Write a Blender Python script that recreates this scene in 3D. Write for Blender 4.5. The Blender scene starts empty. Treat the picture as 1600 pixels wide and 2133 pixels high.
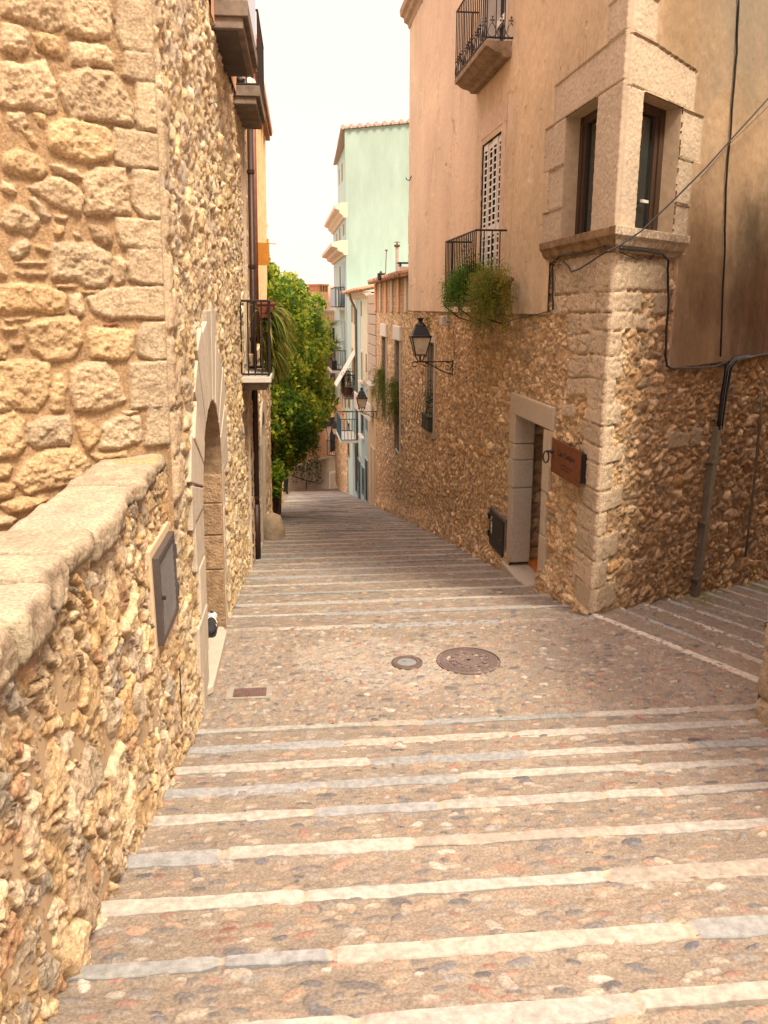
import bpy, math, random
import numpy as np
random.seed(5); rng = np.random.default_rng(11)
S = bpy.context.scene; COL = S.collection
# ------------------------------------------------------------------ camera (from the photograph's vanishing points)
FPX = 1725.0; PIT = math.atan(426.5 / FPX); YAW = math.atan(170 / (FPX / math.cos(PIT))); EYE = np.array([0, 0, 3.46])
FW = np.array([math.sin(YAW) * math.cos(PIT), math.cos(YAW) * math.cos(PIT), -math.sin(PIT)])
RT = np.array([math.cos(YAW), -math.sin(YAW), 0.0]); UP = np.cross(RT, FW)
cam = bpy.data.objects.new('camera', bpy.data.cameras.new('camera')); COL.objects.link(cam)
cam.data.sensor_fit = 'HORIZONTAL'; cam.data.sensor_width = 36; cam.data.lens = 36 * FPX / 1600; cam.data.clip_end = 2000
cam.location = EYE; cam.rotation_euler = (math.pi / 2 - PIT, 0, -YAW); S.camera = cam
def ray(u, v): return FW * FPX + RT * (u - 800) - UP * (v - 1066.5)
def hz(u, v, z): d = ray(u, v); return EYE + d * ((z - 3.46) / d[2])
def hy(u, v, y): d = ray(u, v); return EYE + d * (y / d[1])
# ------------------------------------------------------------------ numpy noise
def hsh(i, j, s):
    n = (i.astype(np.int64) * 374761393 + j.astype(np.int64) * 668265263 + s * 974634773) & 0xffffffff
    n = ((n ^ (n >> 13)) * 1274126177) & 0xffffffff; n = n ^ (n >> 16)
    n = (n * 2246822519) & 0xffffffff; n = n ^ (n >> 15)
    return (n & 0xffffff) / float(0x1000000)
def vn(x, y, s):
    i = np.floor(x); j = np.floor(y); fx = x - i; fy = y - j; fx = fx * fx * (3 - 2 * fx); fy = fy * fy * (3 - 2 * fy)
    a = hsh(i, j, s); b = hsh(i + 1, j, s); c = hsh(i, j + 1, s); d = hsh(i + 1, j + 1, s)
    return (a * (1 - fx) + b * fx) * (1 - fy) + (c * (1 - fx) + d * fx) * fy
def fbm(x, y, s, o=4, g=.5):
    r = 0; a = 1; t = 0
    for k in range(o):
        r = r + a * (vn(x * 2 ** k + 17.3 * k, y * 2 ** k - 9.1 * k, s + k) * 2 - 1); t += a; a *= g
    return r / t
def sst(a, b, x): t = np.clip((x - a) / (b - a), 0, 1); return t * t * (3 - 2 * t)
def mix(a, b, t): return a + (b - a) * t
def voro(p, q, s, jit=.9):
    i0 = np.floor(p); j0 = np.floor(q); best = np.full(p.shape, 9e9); bx = p * 0; by = p * 0; bi = p * 0; bj = p * 0
    cs = []
    for dj in (-1, 0, 1):
        for di in (-1, 0, 1):
            ci = i0 + di; cj = j0 + dj
            cx = ci + .5 + jit * (hsh(ci, cj, s) - .5) + .25 * (np.mod(cj, 2) - .5); cy = cj + .5 + jit * (hsh(ci, cj, s + 1) - .5)
            cs.append((cx, cy)); d = (cx - p) ** 2 + (cy - q) ** 2; m = d < best
            best = np.where(m, d, best); bx = np.where(m, cx, bx); by = np.where(m, cy, by); bi = np.where(m, ci, bi); bj = np.where(m, cj, bj)
    e = np.full(p.shape, 9.0)
    for cx, cy in cs:
        dx = cx - bx; dy = cy - by; L = np.sqrt(dx * dx + dy * dy) + 1e-9
        d = (((cx + bx) / 2 - p) * dx + ((cy + by) / 2 - q) * dy) / L
        e = np.where(L > 1e-5, np.minimum(e, d), e)
    return e, p - bx, q - by, bi, bj
# ------------------------------------------------------------------ objects
def link(name, me, parent=None, mat=None):
    o = bpy.data.objects.new(name, me); COL.objects.link(o)
    if parent is not None: o.parent = parent
    if mat is not None: me.materials.append(mat)
    return o
def tag(o, label=None, cat=None, group=None, kind=None):
    if label: o['label'] = label
    if cat: o['category'] = cat
    if group: o['group'] = group
    if kind: o['kind'] = kind
    return o
def thing(name, label, cat, loc=(0, 0, 0), group=None):
    o = bpy.data.objects.new(name, None); COL.objects.link(o); o.empty_display_size = .2
    o.location = [float(c) for c in loc]; bpy_offsets[o.name] = np.array([float(c) for c in loc]); return tag(o, label, cat, group)
bpy_offsets = {}
def off(parent):
    r = np.zeros(3)
    while parent is not None:
        if parent.name in bpy_offsets: r = r + bpy_offsets[parent.name]
        parent = parent.parent
    return r
def npmesh(name, V, F, mat, parent=None, col=None, smooth=True):
    V = np.asarray(V, np.float64).reshape(-1, 3) - off(parent); F = np.asarray(F, np.int32); k = F.shape[1]
    me = bpy.data.meshes.new(name); me.vertices.add(len(V)); me.vertices.foreach_set('co', V.astype(np.float32).ravel())
    me.loops.add(F.size); me.loops.foreach_set('vertex_index', F.ravel()); me.polygons.add(len(F))
    me.polygons.foreach_set('loop_start', np.arange(0, F.size, k, dtype=np.int32)); me.polygons.foreach_set('loop_total', np.full(len(F), k, np.int32))
    me.polygons.foreach_set('use_smooth', np.full(len(F), smooth)); me.update(calc_edges=True)
    if col is not None:
        a = me.color_attributes.new('Col', 'FLOAT_COLOR', 'POINT'); c = np.ones((len(V), 4), np.float32); c[:, :3] = np.clip(col.reshape(-1, 3), 0.004, .95); a.data.foreach_set('color', c.ravel())
    return link(name, me, parent, mat)
def gridfaces(n, m, keep=None, flip=False):
    i = np.arange(n * m).reshape(n, m); f = np.stack([i[:-1, :-1], i[:-1, 1:], i[1:, 1:], i[1:, :-1]], -1)
    if flip: f = f[..., ::-1]
    return f.reshape(-1, 4) if keep is None else f[keep]
class MB:
    def __init__(s): s.v = []; s.f = []
    def add(s, vs, fs):
        b = len(s.v); s.v += [tuple(float(c) for c in v) for v in vs]; s.f += [tuple(b + i for i in f) for f in fs]
    def hexa(s, p):  # 8 points: bottom 4 ccw, top 4
        s.add(p, [(3, 2, 1, 0), (4, 5, 6, 7), (0, 1, 5, 4), (1, 2, 6, 5), (2, 3, 7, 6), (3, 0, 4, 7)])
    def box(s, x0, x1, y0, y1, z0, z1): s.hexa([(x0, y0, z0), (x1, y0, z0), (x1, y1, z0), (x0, y1, z0), (x0, y0, z1), (x1, y0, z1), (x1, y1, z1), (x0, y1, z1)])
    def fbox(s, F, u0, u1, h0, h1, z0, z1):
        s.hexa([F.p(u0, h0, z0), F.p(u0, h1, z0), F.p(u1, h1, z0), F.p(u1, h0, z0), F.p(u0, h0, z1), F.p(u0, h1, z1), F.p(u1, h1, z1), F.p(u1, h0, z1)])
    def tube(s, pts, r, n=6, cap=True):
        pts = [np.array(p, float) for p in pts]; rs = r if hasattr(r, '__len__') else [r] * len(pts); b = len(s.v)
        ref = None
        for k, p in enumerate(pts):
            t = pts[min(k + 1, len(pts) - 1)] - pts[max(k - 1, 0)]; t = t / (np.linalg.norm(t) + 1e-9)
            if ref is None: ref = np.array([0, 0, 1.]) if abs(t[2]) < .9 else np.array([1., 0, 0])
            a = np.cross(t, ref); a /= np.linalg.norm(a) + 1e-9; c = np.cross(a, t); ref = c
            for q in range(n):
                w = 2 * math.pi * (q + .5) / n; s.v.append(tuple(p + rs[k] * (a * math.cos(w) + c * math.sin(w))))
        for k in range(len(pts) - 1):
            for q in range(n):
                A = b + k * n + q; B = b + k * n + (q + 1) % n; s.f.append((A, B, B + n, A + n))
        if cap: s.f.append(tuple(b + q for q in reversed(range(n)))); s.f.append(tuple(b + (len(pts) - 1) * n + q for q in range(n)))
    def lathe(s, prof, n=16, c=(0, 0, 0), sq=False):
        b = len(s.v)
        for r, z in prof:
            for q in range(n):
                w = 2 * math.pi * (q + (.5 if sq else 0)) / n; s.v.append((c[0] + r * math.cos(w), c[1] + r * math.sin(w), c[2] + z))
        for k in range(len(prof) - 1):
            for q in range(n):
                A = b + k * n + q; B = b + k * n + (q + 1) % n; s.f.append((A, B, B + n, A + n))
        s.f.append(tuple(b + q for q in reversed(range(n)))); s.f.append(tuple(b + (len(prof) - 1) * n + q for q in range(n)))
    def sweep(s, F, prof, u0, u1, m0=0, m1=0):  # profile [(h,z)] along a wall frame, mitred ends
        n = len(prof); b = len(s.v)
        for u, m in ((u0, m0), (u1, m1)):
            for h, z in prof: s.v.append(tuple(F.p(u + m * h, h, z)))
        for q in range(n): s.f.append((b + q, b + (q + 1) % n, b + n + (q + 1) % n, b + n + q))
        s.f.append(tuple(b + q for q in reversed(range(n)))); s.f.append(tuple(b + n + q for q in range(n)))
    def prism(s, F, poly, h0, h1):  # polygon in (u,z)
        n = len(poly); b = len(s.v)
        for h in (h0, h1):
            for u, z in poly: s.v.append(tuple(F.p(u, h, z)))
        for q in range(n): s.f.append((b + q, b + (q + 1) % n, b + n + (q + 1) % n, b + n + q))
        s.f.append(tuple(b + q for q in reversed(range(n)))); s.f.append(tuple(b + n + q for q in range(n)))
    def build(s, name, mat, parent=None, bevel=0, smooth=False):
        me = bpy.data.meshes.new(name); o_ = off(parent)
        me.from_pydata([(v[0] - o_[0], v[1] - o_[1], v[2] - o_[2]) for v in s.v], [], s.f)
        import bmesh
        bm = bmesh.new(); bm.from_mesh(me); bmesh.ops.recalc_face_normals(bm, faces=bm.faces); bm.to_mesh(me); bm.free(); me.update()
        if smooth: me.polygons.foreach_set('use_smooth', [True] * len(me.polygons))
        o = link(name, me, parent, mat)
        if bevel:
            m = o.modifiers.new('bevel', 'BEVEL'); m.width = bevel; m.segments = 2; m.limit_method = 'ANGLE'; m.angle_limit = math.radians(40)
        return o
class Frame:
    def __init__(s, P, d, n, lean=0.0, z0=0.0, lv=None):
        s.P = np.array(P, float); s.d = np.array(d, float); s.d /= np.linalg.norm(s.d); s.n = np.array(n, float); s.n /= np.linalg.norm(s.n); s.lean = lean; s.z0 = z0; s.lv = s.n if lv is None else np.array(lv, float)
    def p(s, u, h, z): return s.P + s.d * u + s.n * h + s.lv * (s.lean * (z - s.z0)) + np.array([0, 0, z])
    def uv(s, px, py, h=0.0):
        d = ray(px, py); q = s.P + s.n * h; t = s.n @ (q - EYE) / (s.n @ d)
        if s.lean:
            for _ in range(6): X = EYE + d * t; q = s.P + s.n * h + s.lv * (s.lean * (X[2] - s.z0)); t = s.n @ (q - EYE) / (s.n @ d)
        X = EYE + d * t; return float((X - s.P) @ s.d), float(X[2])
    def arr(s, U, H, Z):
        return s.P + U[..., None] * s.d + H[..., None] * s.n + (s.lean * (Z - s.z0))[..., None] * s.lv + Z[..., None] * np.array([0, 0, 1.])
FR = Frame((3.3, 8.85, 0), (-.3, 11.15, 0), (-11.15, -.3, 0))                 # right street wall
FA = Frame((3.3, 8.85, 0), (.741, .6714, 0), (.6714, -.741, 0))               # alley wall of the corner house
FL = Frame((-.93, 0, 0), (0, 1, 0), (1, 0, 0), .02, 2.5)                      # left street wall
FF = Frame((-.93, 5.8, 0), (-.889, -.459, 0), (.459, -.889, 0), .02, 2.5, (1, 0, 0))    # left front wall
FP = Frame((-.985, 0, 0), (0, 1, 0), (1, 0, 0))                               # parapet
def tint(c, k): return tuple(min(.95, max(.004, x * k)) for x in c)
def zstreet(y): return np.where(y < 20, -.172 * (y - 8.7), -1.9436 - .187 * (y - 20))
# ------------------------------------------------------------------ materials
def newmat(name):
    m = bpy.data.materials.new(name); m.use_nodes = True; nt = m.node_tree; return m, nt, nt.nodes['Principled BSDF'], nt.nodes.new, nt.links.new
def coords(nt, scale):
    t = nt.nodes.new('ShaderNodeTexCoord'); mp = nt.nodes.new('ShaderNodeMapping'); mp.inputs['Scale'].default_value = scale if hasattr(scale, '__len__') else (scale,) * 3
    nt.links.new(t.outputs['Object'], mp.inputs[0]); return mp.outputs[0]
def vcm(name, rough=.9, bs=60, bst=.5, dist=.01, var=.25, vs=25, spec=.25, lo=.36, hi=.64):   # colour attribute x noise, with fine bump
    m, nt, b, N, L = newmat(name)
    at = N('ShaderNodeAttribute'); at.attribute_name = 'Col'
    n1 = N('ShaderNodeTexNoise'); n1.inputs['Scale'].default_value = vs; n1.inputs['Detail'].default_value = 8; n1.inputs['Roughness'].default_value = .7; L(coords(nt, 1), n1.inputs['Vector'])
    mr = N('ShaderNodeMapRange'); mr.inputs[1].default_value = lo; mr.inputs[2].default_value = hi; mr.inputs[3].default_value = 1 - var; mr.inputs[4].default_value = 1 + var; L(n1.outputs[0], mr.inputs[0])
    mx = N('ShaderNodeVectorMath'); mx.operation = 'SCALE'; L(at.outputs['Color'], mx.inputs[0]); L(mr.outputs[0], mx.inputs['Scale']); L(mx.outputs[0], b.inputs['Base Color'])
    n2 = N('ShaderNodeTexNoise'); n2.inputs['Scale'].default_value = bs; n2.inputs['Detail'].default_value = 9; n2.inputs['Roughness'].default_value = .72; L(coords(nt, 1), n2.inputs['Vector'])
    bp = N('ShaderNodeBump'); bp.inputs['Strength'].default_value = bst; bp.inputs['Distance'].default_value = dist; L(n2.outputs[0], bp.inputs['Height']); L(bp.outputs[0], b.inputs['Normal'])
    b.inputs['Roughness'].default_value = rough; b.inputs['Specular IOR Level'].default_value = spec; return m
def pm(name, c, rough=.7, metal=0, var=.2, vs=8, bst=.25, bs=40, dist=.006, c2=None, stretch=(1, 1, 1), spec=.4):
    m, nt, b, N, L = newmat(name)
    n1 = N('ShaderNodeTexNoise'); n1.inputs['Scale'].default_value = vs; n1.inputs['Detail'].default_value = 7; n1.inputs['Roughness'].default_value = .65; L(coords(nt, stretch), n1.inputs['Vector'])
    r = N('ShaderNodeValToRGB'); r.color_ramp.elements[0].position = .3; r.color_ramp.elements[1].position = .7
    r.color_ramp.elements[0].color = (*(c2 or tint(c, 1 - var)), 1); r.color_ramp.elements[1].color = (*tint(c, 1 + var * .6), 1); L(n1.outputs[0], r.inputs[0]); L(r.outputs[0], b.inputs['Base Color'])
    n2 = N('ShaderNodeTexNoise'); n2.inputs['Scale'].default_value = bs; n2.inputs['Detail'].default_value = 6; L(coords(nt, stretch), n2.inputs['Vector'])
    bp = N('ShaderNodeBump'); bp.inputs['Strength'].default_value = bst; bp.inputs['Distance'].default_value = dist; L(n2.outputs[0], bp.inputs['Height']); L(bp.outputs[0], b.inputs['Normal'])
    b.inputs['Roughness'].default_value = rough; b.inputs['Metallic'].default_value = metal; b.inputs['Specular IOR Level'].default_value = spec; return m
def leafmat(name, tr=.45):
    m, nt, b, N, L = newmat(name); at = N('ShaderNodeAttribute'); at.attribute_name = 'Col'
    L(at.outputs['Color'], b.inputs['Base Color']); b.inputs['Roughness'].default_value = .55; b.inputs['Specular IOR Level'].default_value = .3
    t = N('ShaderNodeBsdfTranslucent'); g = N('ShaderNodeGamma'); g.inputs[1].default_value = .8; L(at.outputs['Color'], g.inputs[0]); L(g.outputs[0], t.inputs[0])
    mx = N('ShaderNodeMixShader'); mx.inputs[0].default_value = tr; L(b.outputs[0], mx.inputs[1]); L(t.outputs[0], mx.inputs[2]); L(mx.outputs[0], nt.nodes['Material Output'].inputs[0]); return m
M = {}
M['rubble'] = vcm('rubble_stone', .92, 85, 1.0, .016, .36, 55)
M['bigstone'] = vcm('weathered_limestone', .95, 70, 1.0, .018, .34, 60)
M['ground'] = vcm('cobble_ground', .85, 90, .8, .008, .32, 70)
M['edging'] = vcm('marble_edging', .75, 45, .7, .008, .24, 22, .3)
M['stucco'] = vcm('old_stucco', .95, 45, .35, .006, .09, 14)
M['leaf'] = leafmat('leaves'); M['frond'] = leafmat('fronds', .35)
M['paleblock'] = pm('pale_limestone', (.50, .41, .31), .9, 0, .14, 14, .6, 55, .01)
M['greyblock'] = pm('grey_granite', (.47, .40, .32), .9, 0, .16, 30, .6, 70, .008)
M['iron'] = pm('dark_iron', (.035, .025, .022), .55, .3, .3, 30, .2)
M['black'] = pm('black_paint', (.018, .018, .02), .45, .2, .2, 20, .1)
M['concrete'] = pm('stained_concrete', (.21, .16, .125), .9, 0, .45, 6, .5, 30, .01)
M['slabpale'] = pm('pale_slab', (.55, .50, .44), .8, 0, .15, 10, .3)
M['marble'] = pm('marble_step', (.44, .38, .31), .55, 0, .12, 7, .25)
M['soffit'] = pm('dark_soffit', (.10, .085, .075), .9, 0, .3, 5, .4)
M['white'] = pm('white_paint', (.72, .68, .60), .6, 0, .12, 9, .2)
M['dark'] = pm('dark_interior', (.012, .009, .008), .8, 0, .3, 5, .1)
M['darkwood'] = pm('dark_wood', (.06, .032, .018), .6, 0, .4, 12, .3, 40, .004, None, (1, 1, .12))
M['ochrewood'] = pm('ochre_door_paint', (.42, .19, .05), .6, 0, .25, 8, .25)
M['terracotta'] = pm('terracotta', (.22, .065, .03), .8, 0, .3, 12, .35)
M['tile'] = pm('roof_tile', (.40, .22, .13), .9, 0, .4, 9, .5, 30)
M['peach'] = pm('peach_plaster', (.72, .42, .24), .95, 0, .12, 3, .25)
M['brightochre'] = pm('bright_ochre_plaster', (.85, .50, .20), .95, 0, .2, 4, .4)
M['mintgable'] = pm('mint_render', (.32, .425, .37), .95, 0, .13, 1.6, .25, 20, .006, None, (1, 1, .3))
M['aqua'] = pm('aqua_render', (.45, .60, .57), .95, 0, .10, 2, .25)
M['cream'] = pm('cream_render', (.68, .66, .50), .95, 0, .10, 2.5, .25)
M['bluegrey'] = pm('blue_grey_render', (.33, .45, .47), .95, 0, .16, 2.5, .25)
M['teal'] = pm('teal_paint', (.03, .10, .13), .6, 0, .2, 6, .2)
M['shutterblue'] = pm('blue_shutter', (.30, .42, .50), .6, 0, .15, 10, .2)
M['cornice'] = pm('tan_cornice', (.60, .50, .39), .9, 0, .12, 4, .25)
M['pipe'] = pm('dark_pipe', (.045, .022, .018), .5, .3, .3, 10, .15)
M['redpipe'] = pm('red_brown_pipe', (.20, .075, .05), .6, .1, .3, 10, .15)
M['galv'] = pm('grey_metal', (.24, .20, .15), .5, .55, .25, 10, .15)
M['iron2'] = pm('cast_iron', (.15, .11, .10), .65, .1, .35, 60, .7, 160, .004)
M['orangefloor'] = pm('orange_tile_floor', (.55, .16, .03), .5, 0, .2, 6, .2)
M['corten'] = pm('corten_steel', (.17, .055, .016), .75, .15, .35, 14, .25)
def glassm(name, c, rough=.06):
    m, nt, b, N, L = newmat(name); b.inputs['Base Color'].default_value = (*c, 1); b.inputs['Roughness'].default_value = rough; b.inputs['Specular IOR Level'].default_value = .6; return m
M['darkglass'] = glassm('window_glass', (.012, .02, .02)); M['milkglass'] = pm('frosted_glass', (.72, .62, .48), .3, 0, .25, 6, .1)
M['blueglass'] = glassm('blue_glass_panel', (.16, .24, .36), .15)
# ------------------------------------------------------------------ height-field walls
def pick(r, pal):
    pal = np.array(pal); return pal[np.clip((r * len(pal)).astype(int), 0, len(pal) - 1)]
PAL_R = [(0.646, 0.436, 0.236), (0.549, 0.354, 0.185), (0.726, 0.51, 0.295), (0.468, 0.302, 0.168), (0.662, 0.476, 0.302), (0.615, 0.379, 0.185), (0.806, 0.591, 0.368), (0.419, 0.296, 0.194)]
PAL_P = [(0.575, 0.402, 0.218), (0.636, 0.472, 0.288), (0.543, 0.372, 0.199), (0.595, 0.462, 0.316), (0.451, 0.332, 0.218), (0.554, 0.362, 0.179), (0.677, 0.523, 0.337), (0.41, 0.341, 0.258), (0.616, 0.442, 0.258), (0.534, 0.422, 0.298), (0.595, 0.422, 0.239), (0.513, 0.311, 0.179)]
PAL_L = [(0.637, 0.478, 0.285), (0.576, 0.408, 0.214), (0.7, 0.548, 0.356), (0.514, 0.369, 0.196), (0.597, 0.458, 0.294), (0.637, 0.469, 0.267), (0.494, 0.399, 0.285), (0.678, 0.518, 0.33)]
class HF:
    def __init__(s, F, us, vs, V=None):
        s.F = F; s.us = np.array(us); s.vs = np.array(vs)
        s.U, s.V = np.meshgrid(s.us, s.vs, indexing='ij')
        if V is not None: s.V = V(s.U, s.V)
        s.h = np.zeros_like(s.U); s.col = np.zeros(s.U.shape + (3,)); s.keep = np.ones(s.U.shape, bool)
    def mortar(s, c, amp=.006, seed=3, var=.18):
        n = fbm(s.U * 9, s.V * 9, seed); n2 = fbm(s.U * 1.1, s.V * 1.1, seed + 9, 3)
        s.h += amp * n + amp * n2; s.col[:] = np.array(c) * (1 + var * n + var * n2)[..., None]
    def rubble(s, cw, ch, H, gap, seed, pal, rnd=.16, warp=.3, tilt=.35, small=.3, shear=0, where=None, var=.16, facet=0):
        U = s.U; V = s.V
        wu = U + warp * cw * fbm(U / cw * 1.3, V / ch * 1.3, seed + 40, 3) + shear * V; wv = V + warp * ch * fbm(U / cw * 1.3 + 50, V / ch * 1.3 + 7, seed + 41, 3)
        def layer(cw, ch, sd):
            e, du, dv, i, j = voro(wu / cw, wv / ch, sd); r1 = hsh(i, j, sd + 5); r2 = hsh(i, j, sd + 6); r3 = hsh(i, j, sd + 7); r4 = hsh(i, j, sd + 8)
            m = np.clip((e - gap * (.4 + 1.2 * r3)) / rnd, 0, 1); pr = m ** .65
            h = pr * H * (.35 + 1.0 * r1) + pr * H * tilt * (du * (r2 - .5) * 2.4 + dv * (r4 - .5) * 2.4)
            if facet:
                e3, a3, b3, i3, j3 = voro(wu / cw * 2.3 + 31 * r1, wv / ch * 2.3 + 17 * r2, sd + 300); q1 = hsh(i3, j3, sd + 305); q2 = hsh(i3, j3, sd + 306); q3 = hsh(i3, j3, sd + 307)
                h = h + pr * H * facet * ((q3 - .5) * .8 + a3 * (q1 - .5) * 2.2 + b3 * (q2 - .5) * 2.2)
            return h, m, pick(r2, pal) * (.82 + .36 * r1)[..., None], r4
        h, m, c, r4 = layer(cw, ch, seed); h2, m2, c2, _ = layer(cw * .48, ch * .52, seed + 100)
        sel = r4 < small; h = np.where(sel, h2 * .75, h); m = np.where(sel, m2, m); c = np.where(sel[..., None], c2, c)
        f = fbm(U / cw * 4, V / ch * 4, seed + 60, 4, .6); f2 = fbm(U / cw * 11, V / ch * 11, seed + 70, 3, .6)
        h = h + m * H * (.28 * f + .16 * f2); c = c * (1 + var * f + var * .8 * f2)[..., None]
        w = np.ones_like(U) if where is None else where
        s.h = s.h + w * h; s.col = mix(s.col, c, (np.clip(m * 5, 0, 1) * w)[..., None])
    def masonry(s, cw, ch, H, gap, seed, pal, *ar, **k):
        q = sst(-.06, .06, fbm(s.U * .9, s.V * 1.1, seed + 500, 3)); s.rubble(cw * 1.45, ch * 1.3, H * 1.05, gap, seed, pal, *ar, where=q, **k); s.rubble(cw * .85, ch * .8, H * .9, gap * 1.25, seed + 50, pal, *ar, where=1 - q, **k)
    def win(s, u0, u1, v0, v1):
        i0, i1 = np.searchsorted(s.us, [u0, u1]); j0, j1 = np.searchsorted(s.vs, [v0, v1]); return slice(i0, i1), slice(j0, j1)
    def poly(s, P, H, col, rnd=.04, wob=.012, rough=.3, seed=1, fs=14, flat=False, reset=True):
        P = np.array(P); a, b = P.min(0) - .05, P.max(0) + .05; w = s.win(a[0], b[0], a[1], b[1]); U = s.U[w]; V = s.V[w]
        if U.size == 0: return
        x = U + wob * fbm(U * fs, V * fs, seed + 3, 3, .6); y = V + wob * fbm(U * fs + 9, V * fs + 5, seed + 4, 3, .6)
        d = np.full(U.shape, 9e9); sg = np.ones(U.shape); n = len(P); j = n - 1
        for i in range(n):
            ex, ey = P[j] - P[i]; wx = x - P[i, 0]; wy = y - P[i, 1]; t = np.clip((wx * ex + wy * ey) / (ex * ex + ey * ey + 1e-12), 0, 1)
            d = np.minimum(d, (wx - ex * t) ** 2 + (wy - ey * t) ** 2)
            c1 = y >= P[i, 1]; c2 = y < P[j, 1]; c3 = ex * wy > ey * wx; fl = (c1 & c2 & c3) | (~c1 & ~c2 & ~c3); sg = np.where(fl, -sg, sg); j = i
        d = -sg * np.sqrt(d)   # positive inside
        m = np.clip(d / rnd, 0, 1); pr = np.sqrt(1 - (1 - m) ** 2 + 1e-9); inside = d > 0
        f = fbm(U * fs, V * fs, seed + 7, 5, .62); f2 = fbm(U * 50, V * 50, seed + 8, 3, .7)
        hh = pr * H * (1 + (rough * f + rough * .4 * f2)) + pr * H * .3 * rough * fbm(U * 4, V * 4, seed + 11, 2)
        base = s.h[w] if not reset else np.minimum(s.h[w], .008)
        s.h[w] = np.where(inside, base + hh, s.h[w])
        kv = min(1, rough * 3.5); cc = np.array(col) * (1 + kv * (.16 * f + .12 * f2) + .10 * fbm(U * 3.3, V * 3.3, seed + 12, 2))[..., None]
        s.col[w] = np.where(inside[..., None], cc, s.col[w])
    def build(s, name, mat, parent=None, flip=False, smooth=True):
        k = s.keep; fk = k[:-1, :-1] & k[1:, :-1] & k[1:, 1:] & k[:-1, 1:]
        X = s.F.arr(s.U, s.h, s.V) if s.F is not None else np.stack([s.U, s.V, s.h], -1)
        F = gridfaces(*s.U.shape, keep=fk, flip=flip); used = np.zeros(s.U.size, bool); used[F.ravel()] = True
        idx = np.cumsum(used) - 1
        return npmesh(name, X.reshape(-1, 3)[used], idx[F], mat, parent, s.col.reshape(-1, 3)[used], smooth)
def spaced(a, b, d0, d1):
    r = [a]
    while r[-1] < b: t = (r[-1] - a) / (b - a); r.append(r[-1] + d0 + (d1 - d0) * t)
    r[-1] = b; return r
# ------------------------------------------------------------------ ground, landing and flights of steps
E_UP = [(2.40 - .5 * k, 1.04 + .13 * k) for k in range(8, 0, -1)] + [(2.40, 1.04), (2.88, .91), (3.40, .78), (3.92, .65), (4.45, .52), (4.95, .39), (5.42, .26), (5.95, .13), (6.45, 0)]
E_ST = [(8.7, 0.0)]; y = 8.7
while y < 57: y += .755 if y < 20 else .695; E_ST.append((y, -.13 * len(E_ST)))
EDG = E_UP + E_ST
ey = np.array([e[0] for e in EDG]); ez = np.array([e[1] for e in EDG])
def zsteps(Y, ramp=.5):
    k = np.clip(np.searchsorted(ey, Y - 1e-9), 1, len(ey) - 1)
    t = (ey[k] - Y) / (ey[k] - ey[k - 1]); d = ey[k] - Y; return np.where(ey[k] == 8.7, 0, ez[k] + np.clip((t - .3) / .7, 0, 1) * ramp * np.clip(ez[k - 1] - ez[k], 0, .14)) - .02 * ((d < .085) & (ey[k] != 8.7))
PEB = [(.09, .09, .10), (.13, .12, .13), (.16, .15, .15), (.12, .115, .12), (.24, .225, .21), (.29, .26, .225), (.29, .17, .13), (.24, .13, .10), (.33, .275, .215), (.30, .225, .16), (.37, .33, .285), (.20, .185, .17), (.31, .205, .145), (.27, .205, .15), (.22, .17, .13)]
def pebbles(hf, dens, a0, a1, seed, ang=.18, inside=None, hh=.012, soft=0.0, stray=.15):
    r = np.random.default_rng(seed); x0, x1 = hf.us[0], hf.us[-1]; y0, y1 = hf.vs[0], hf.vs[-1]
    n = int((x1 - x0) * (y1 - y0) * dens)
    taken = {}
    for k in range(n):
        cx = r.uniform(x0, x1); cy = r.uniform(y0, y1)
        if inside is not None and not inside(cx, cy): continue
        a = r.uniform(a0, a1) * (1.5 if r.random() < .12 else 1); b = a * r.uniform(.28, .62); th = r.normal(0, ang) if r.random() > stray else r.uniform(-1.5, 1.5)
        key = (int(cx / .07), int(cy / .04)); bad = False
        for di in (-1, 0, 1):
            for dj in (-1, 0, 1):
                for (ox, oy, oa) in taken.get((key[0] + di, key[1] + dj), []):
                    if abs(ox - cx) < (oa + a) * .78 and abs(oy - cy) < (oa + a) * .36: bad = True
        if bad: continue
        taken.setdefault(key, []).append((cx, cy, a))
        w = hf.win(cx - a * 1.1, cx + a * 1.1, cy - a * 1.1, cy + a * 1.1); U = hf.U[w]; V = hf.V[w]
        if U.size == 0: continue
        c, s_ = math.cos(th), math.sin(th); X = ((U - cx) * c + (V - cy) * s_) / a; Y = (-(U - cx) * s_ + (V - cy) * c) / b
        q = r.uniform(2.0, 2.8); d = np.abs(X) ** q + np.abs(Y + .25 * r.uniform(-1, 1) * X * X) ** q; ins = d < 1
        H = hh * r.uniform(.35, 1.2) * np.sqrt(np.clip(1 - d, 0, 1)) ** .8
        col = np.array(PEB[r.integers(len(PEB))]) * r.uniform(.8, 1.25); fade = r.uniform(.35, 1.0) * (1 - soft)
        hf.h[w] = np.where(ins, hf.h[w] + H, hf.h[w]); hf.col[w] = np.where(ins[..., None], mix(hf.col[w], col * (1 + .12 * fbm(U * 40, V * 40, k % 97, 2))[..., None], (fade * np.clip((1 - d) * 4, 0, 1))[..., None]), hf.col[w])
MORT = (.225, .184, .144)
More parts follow.
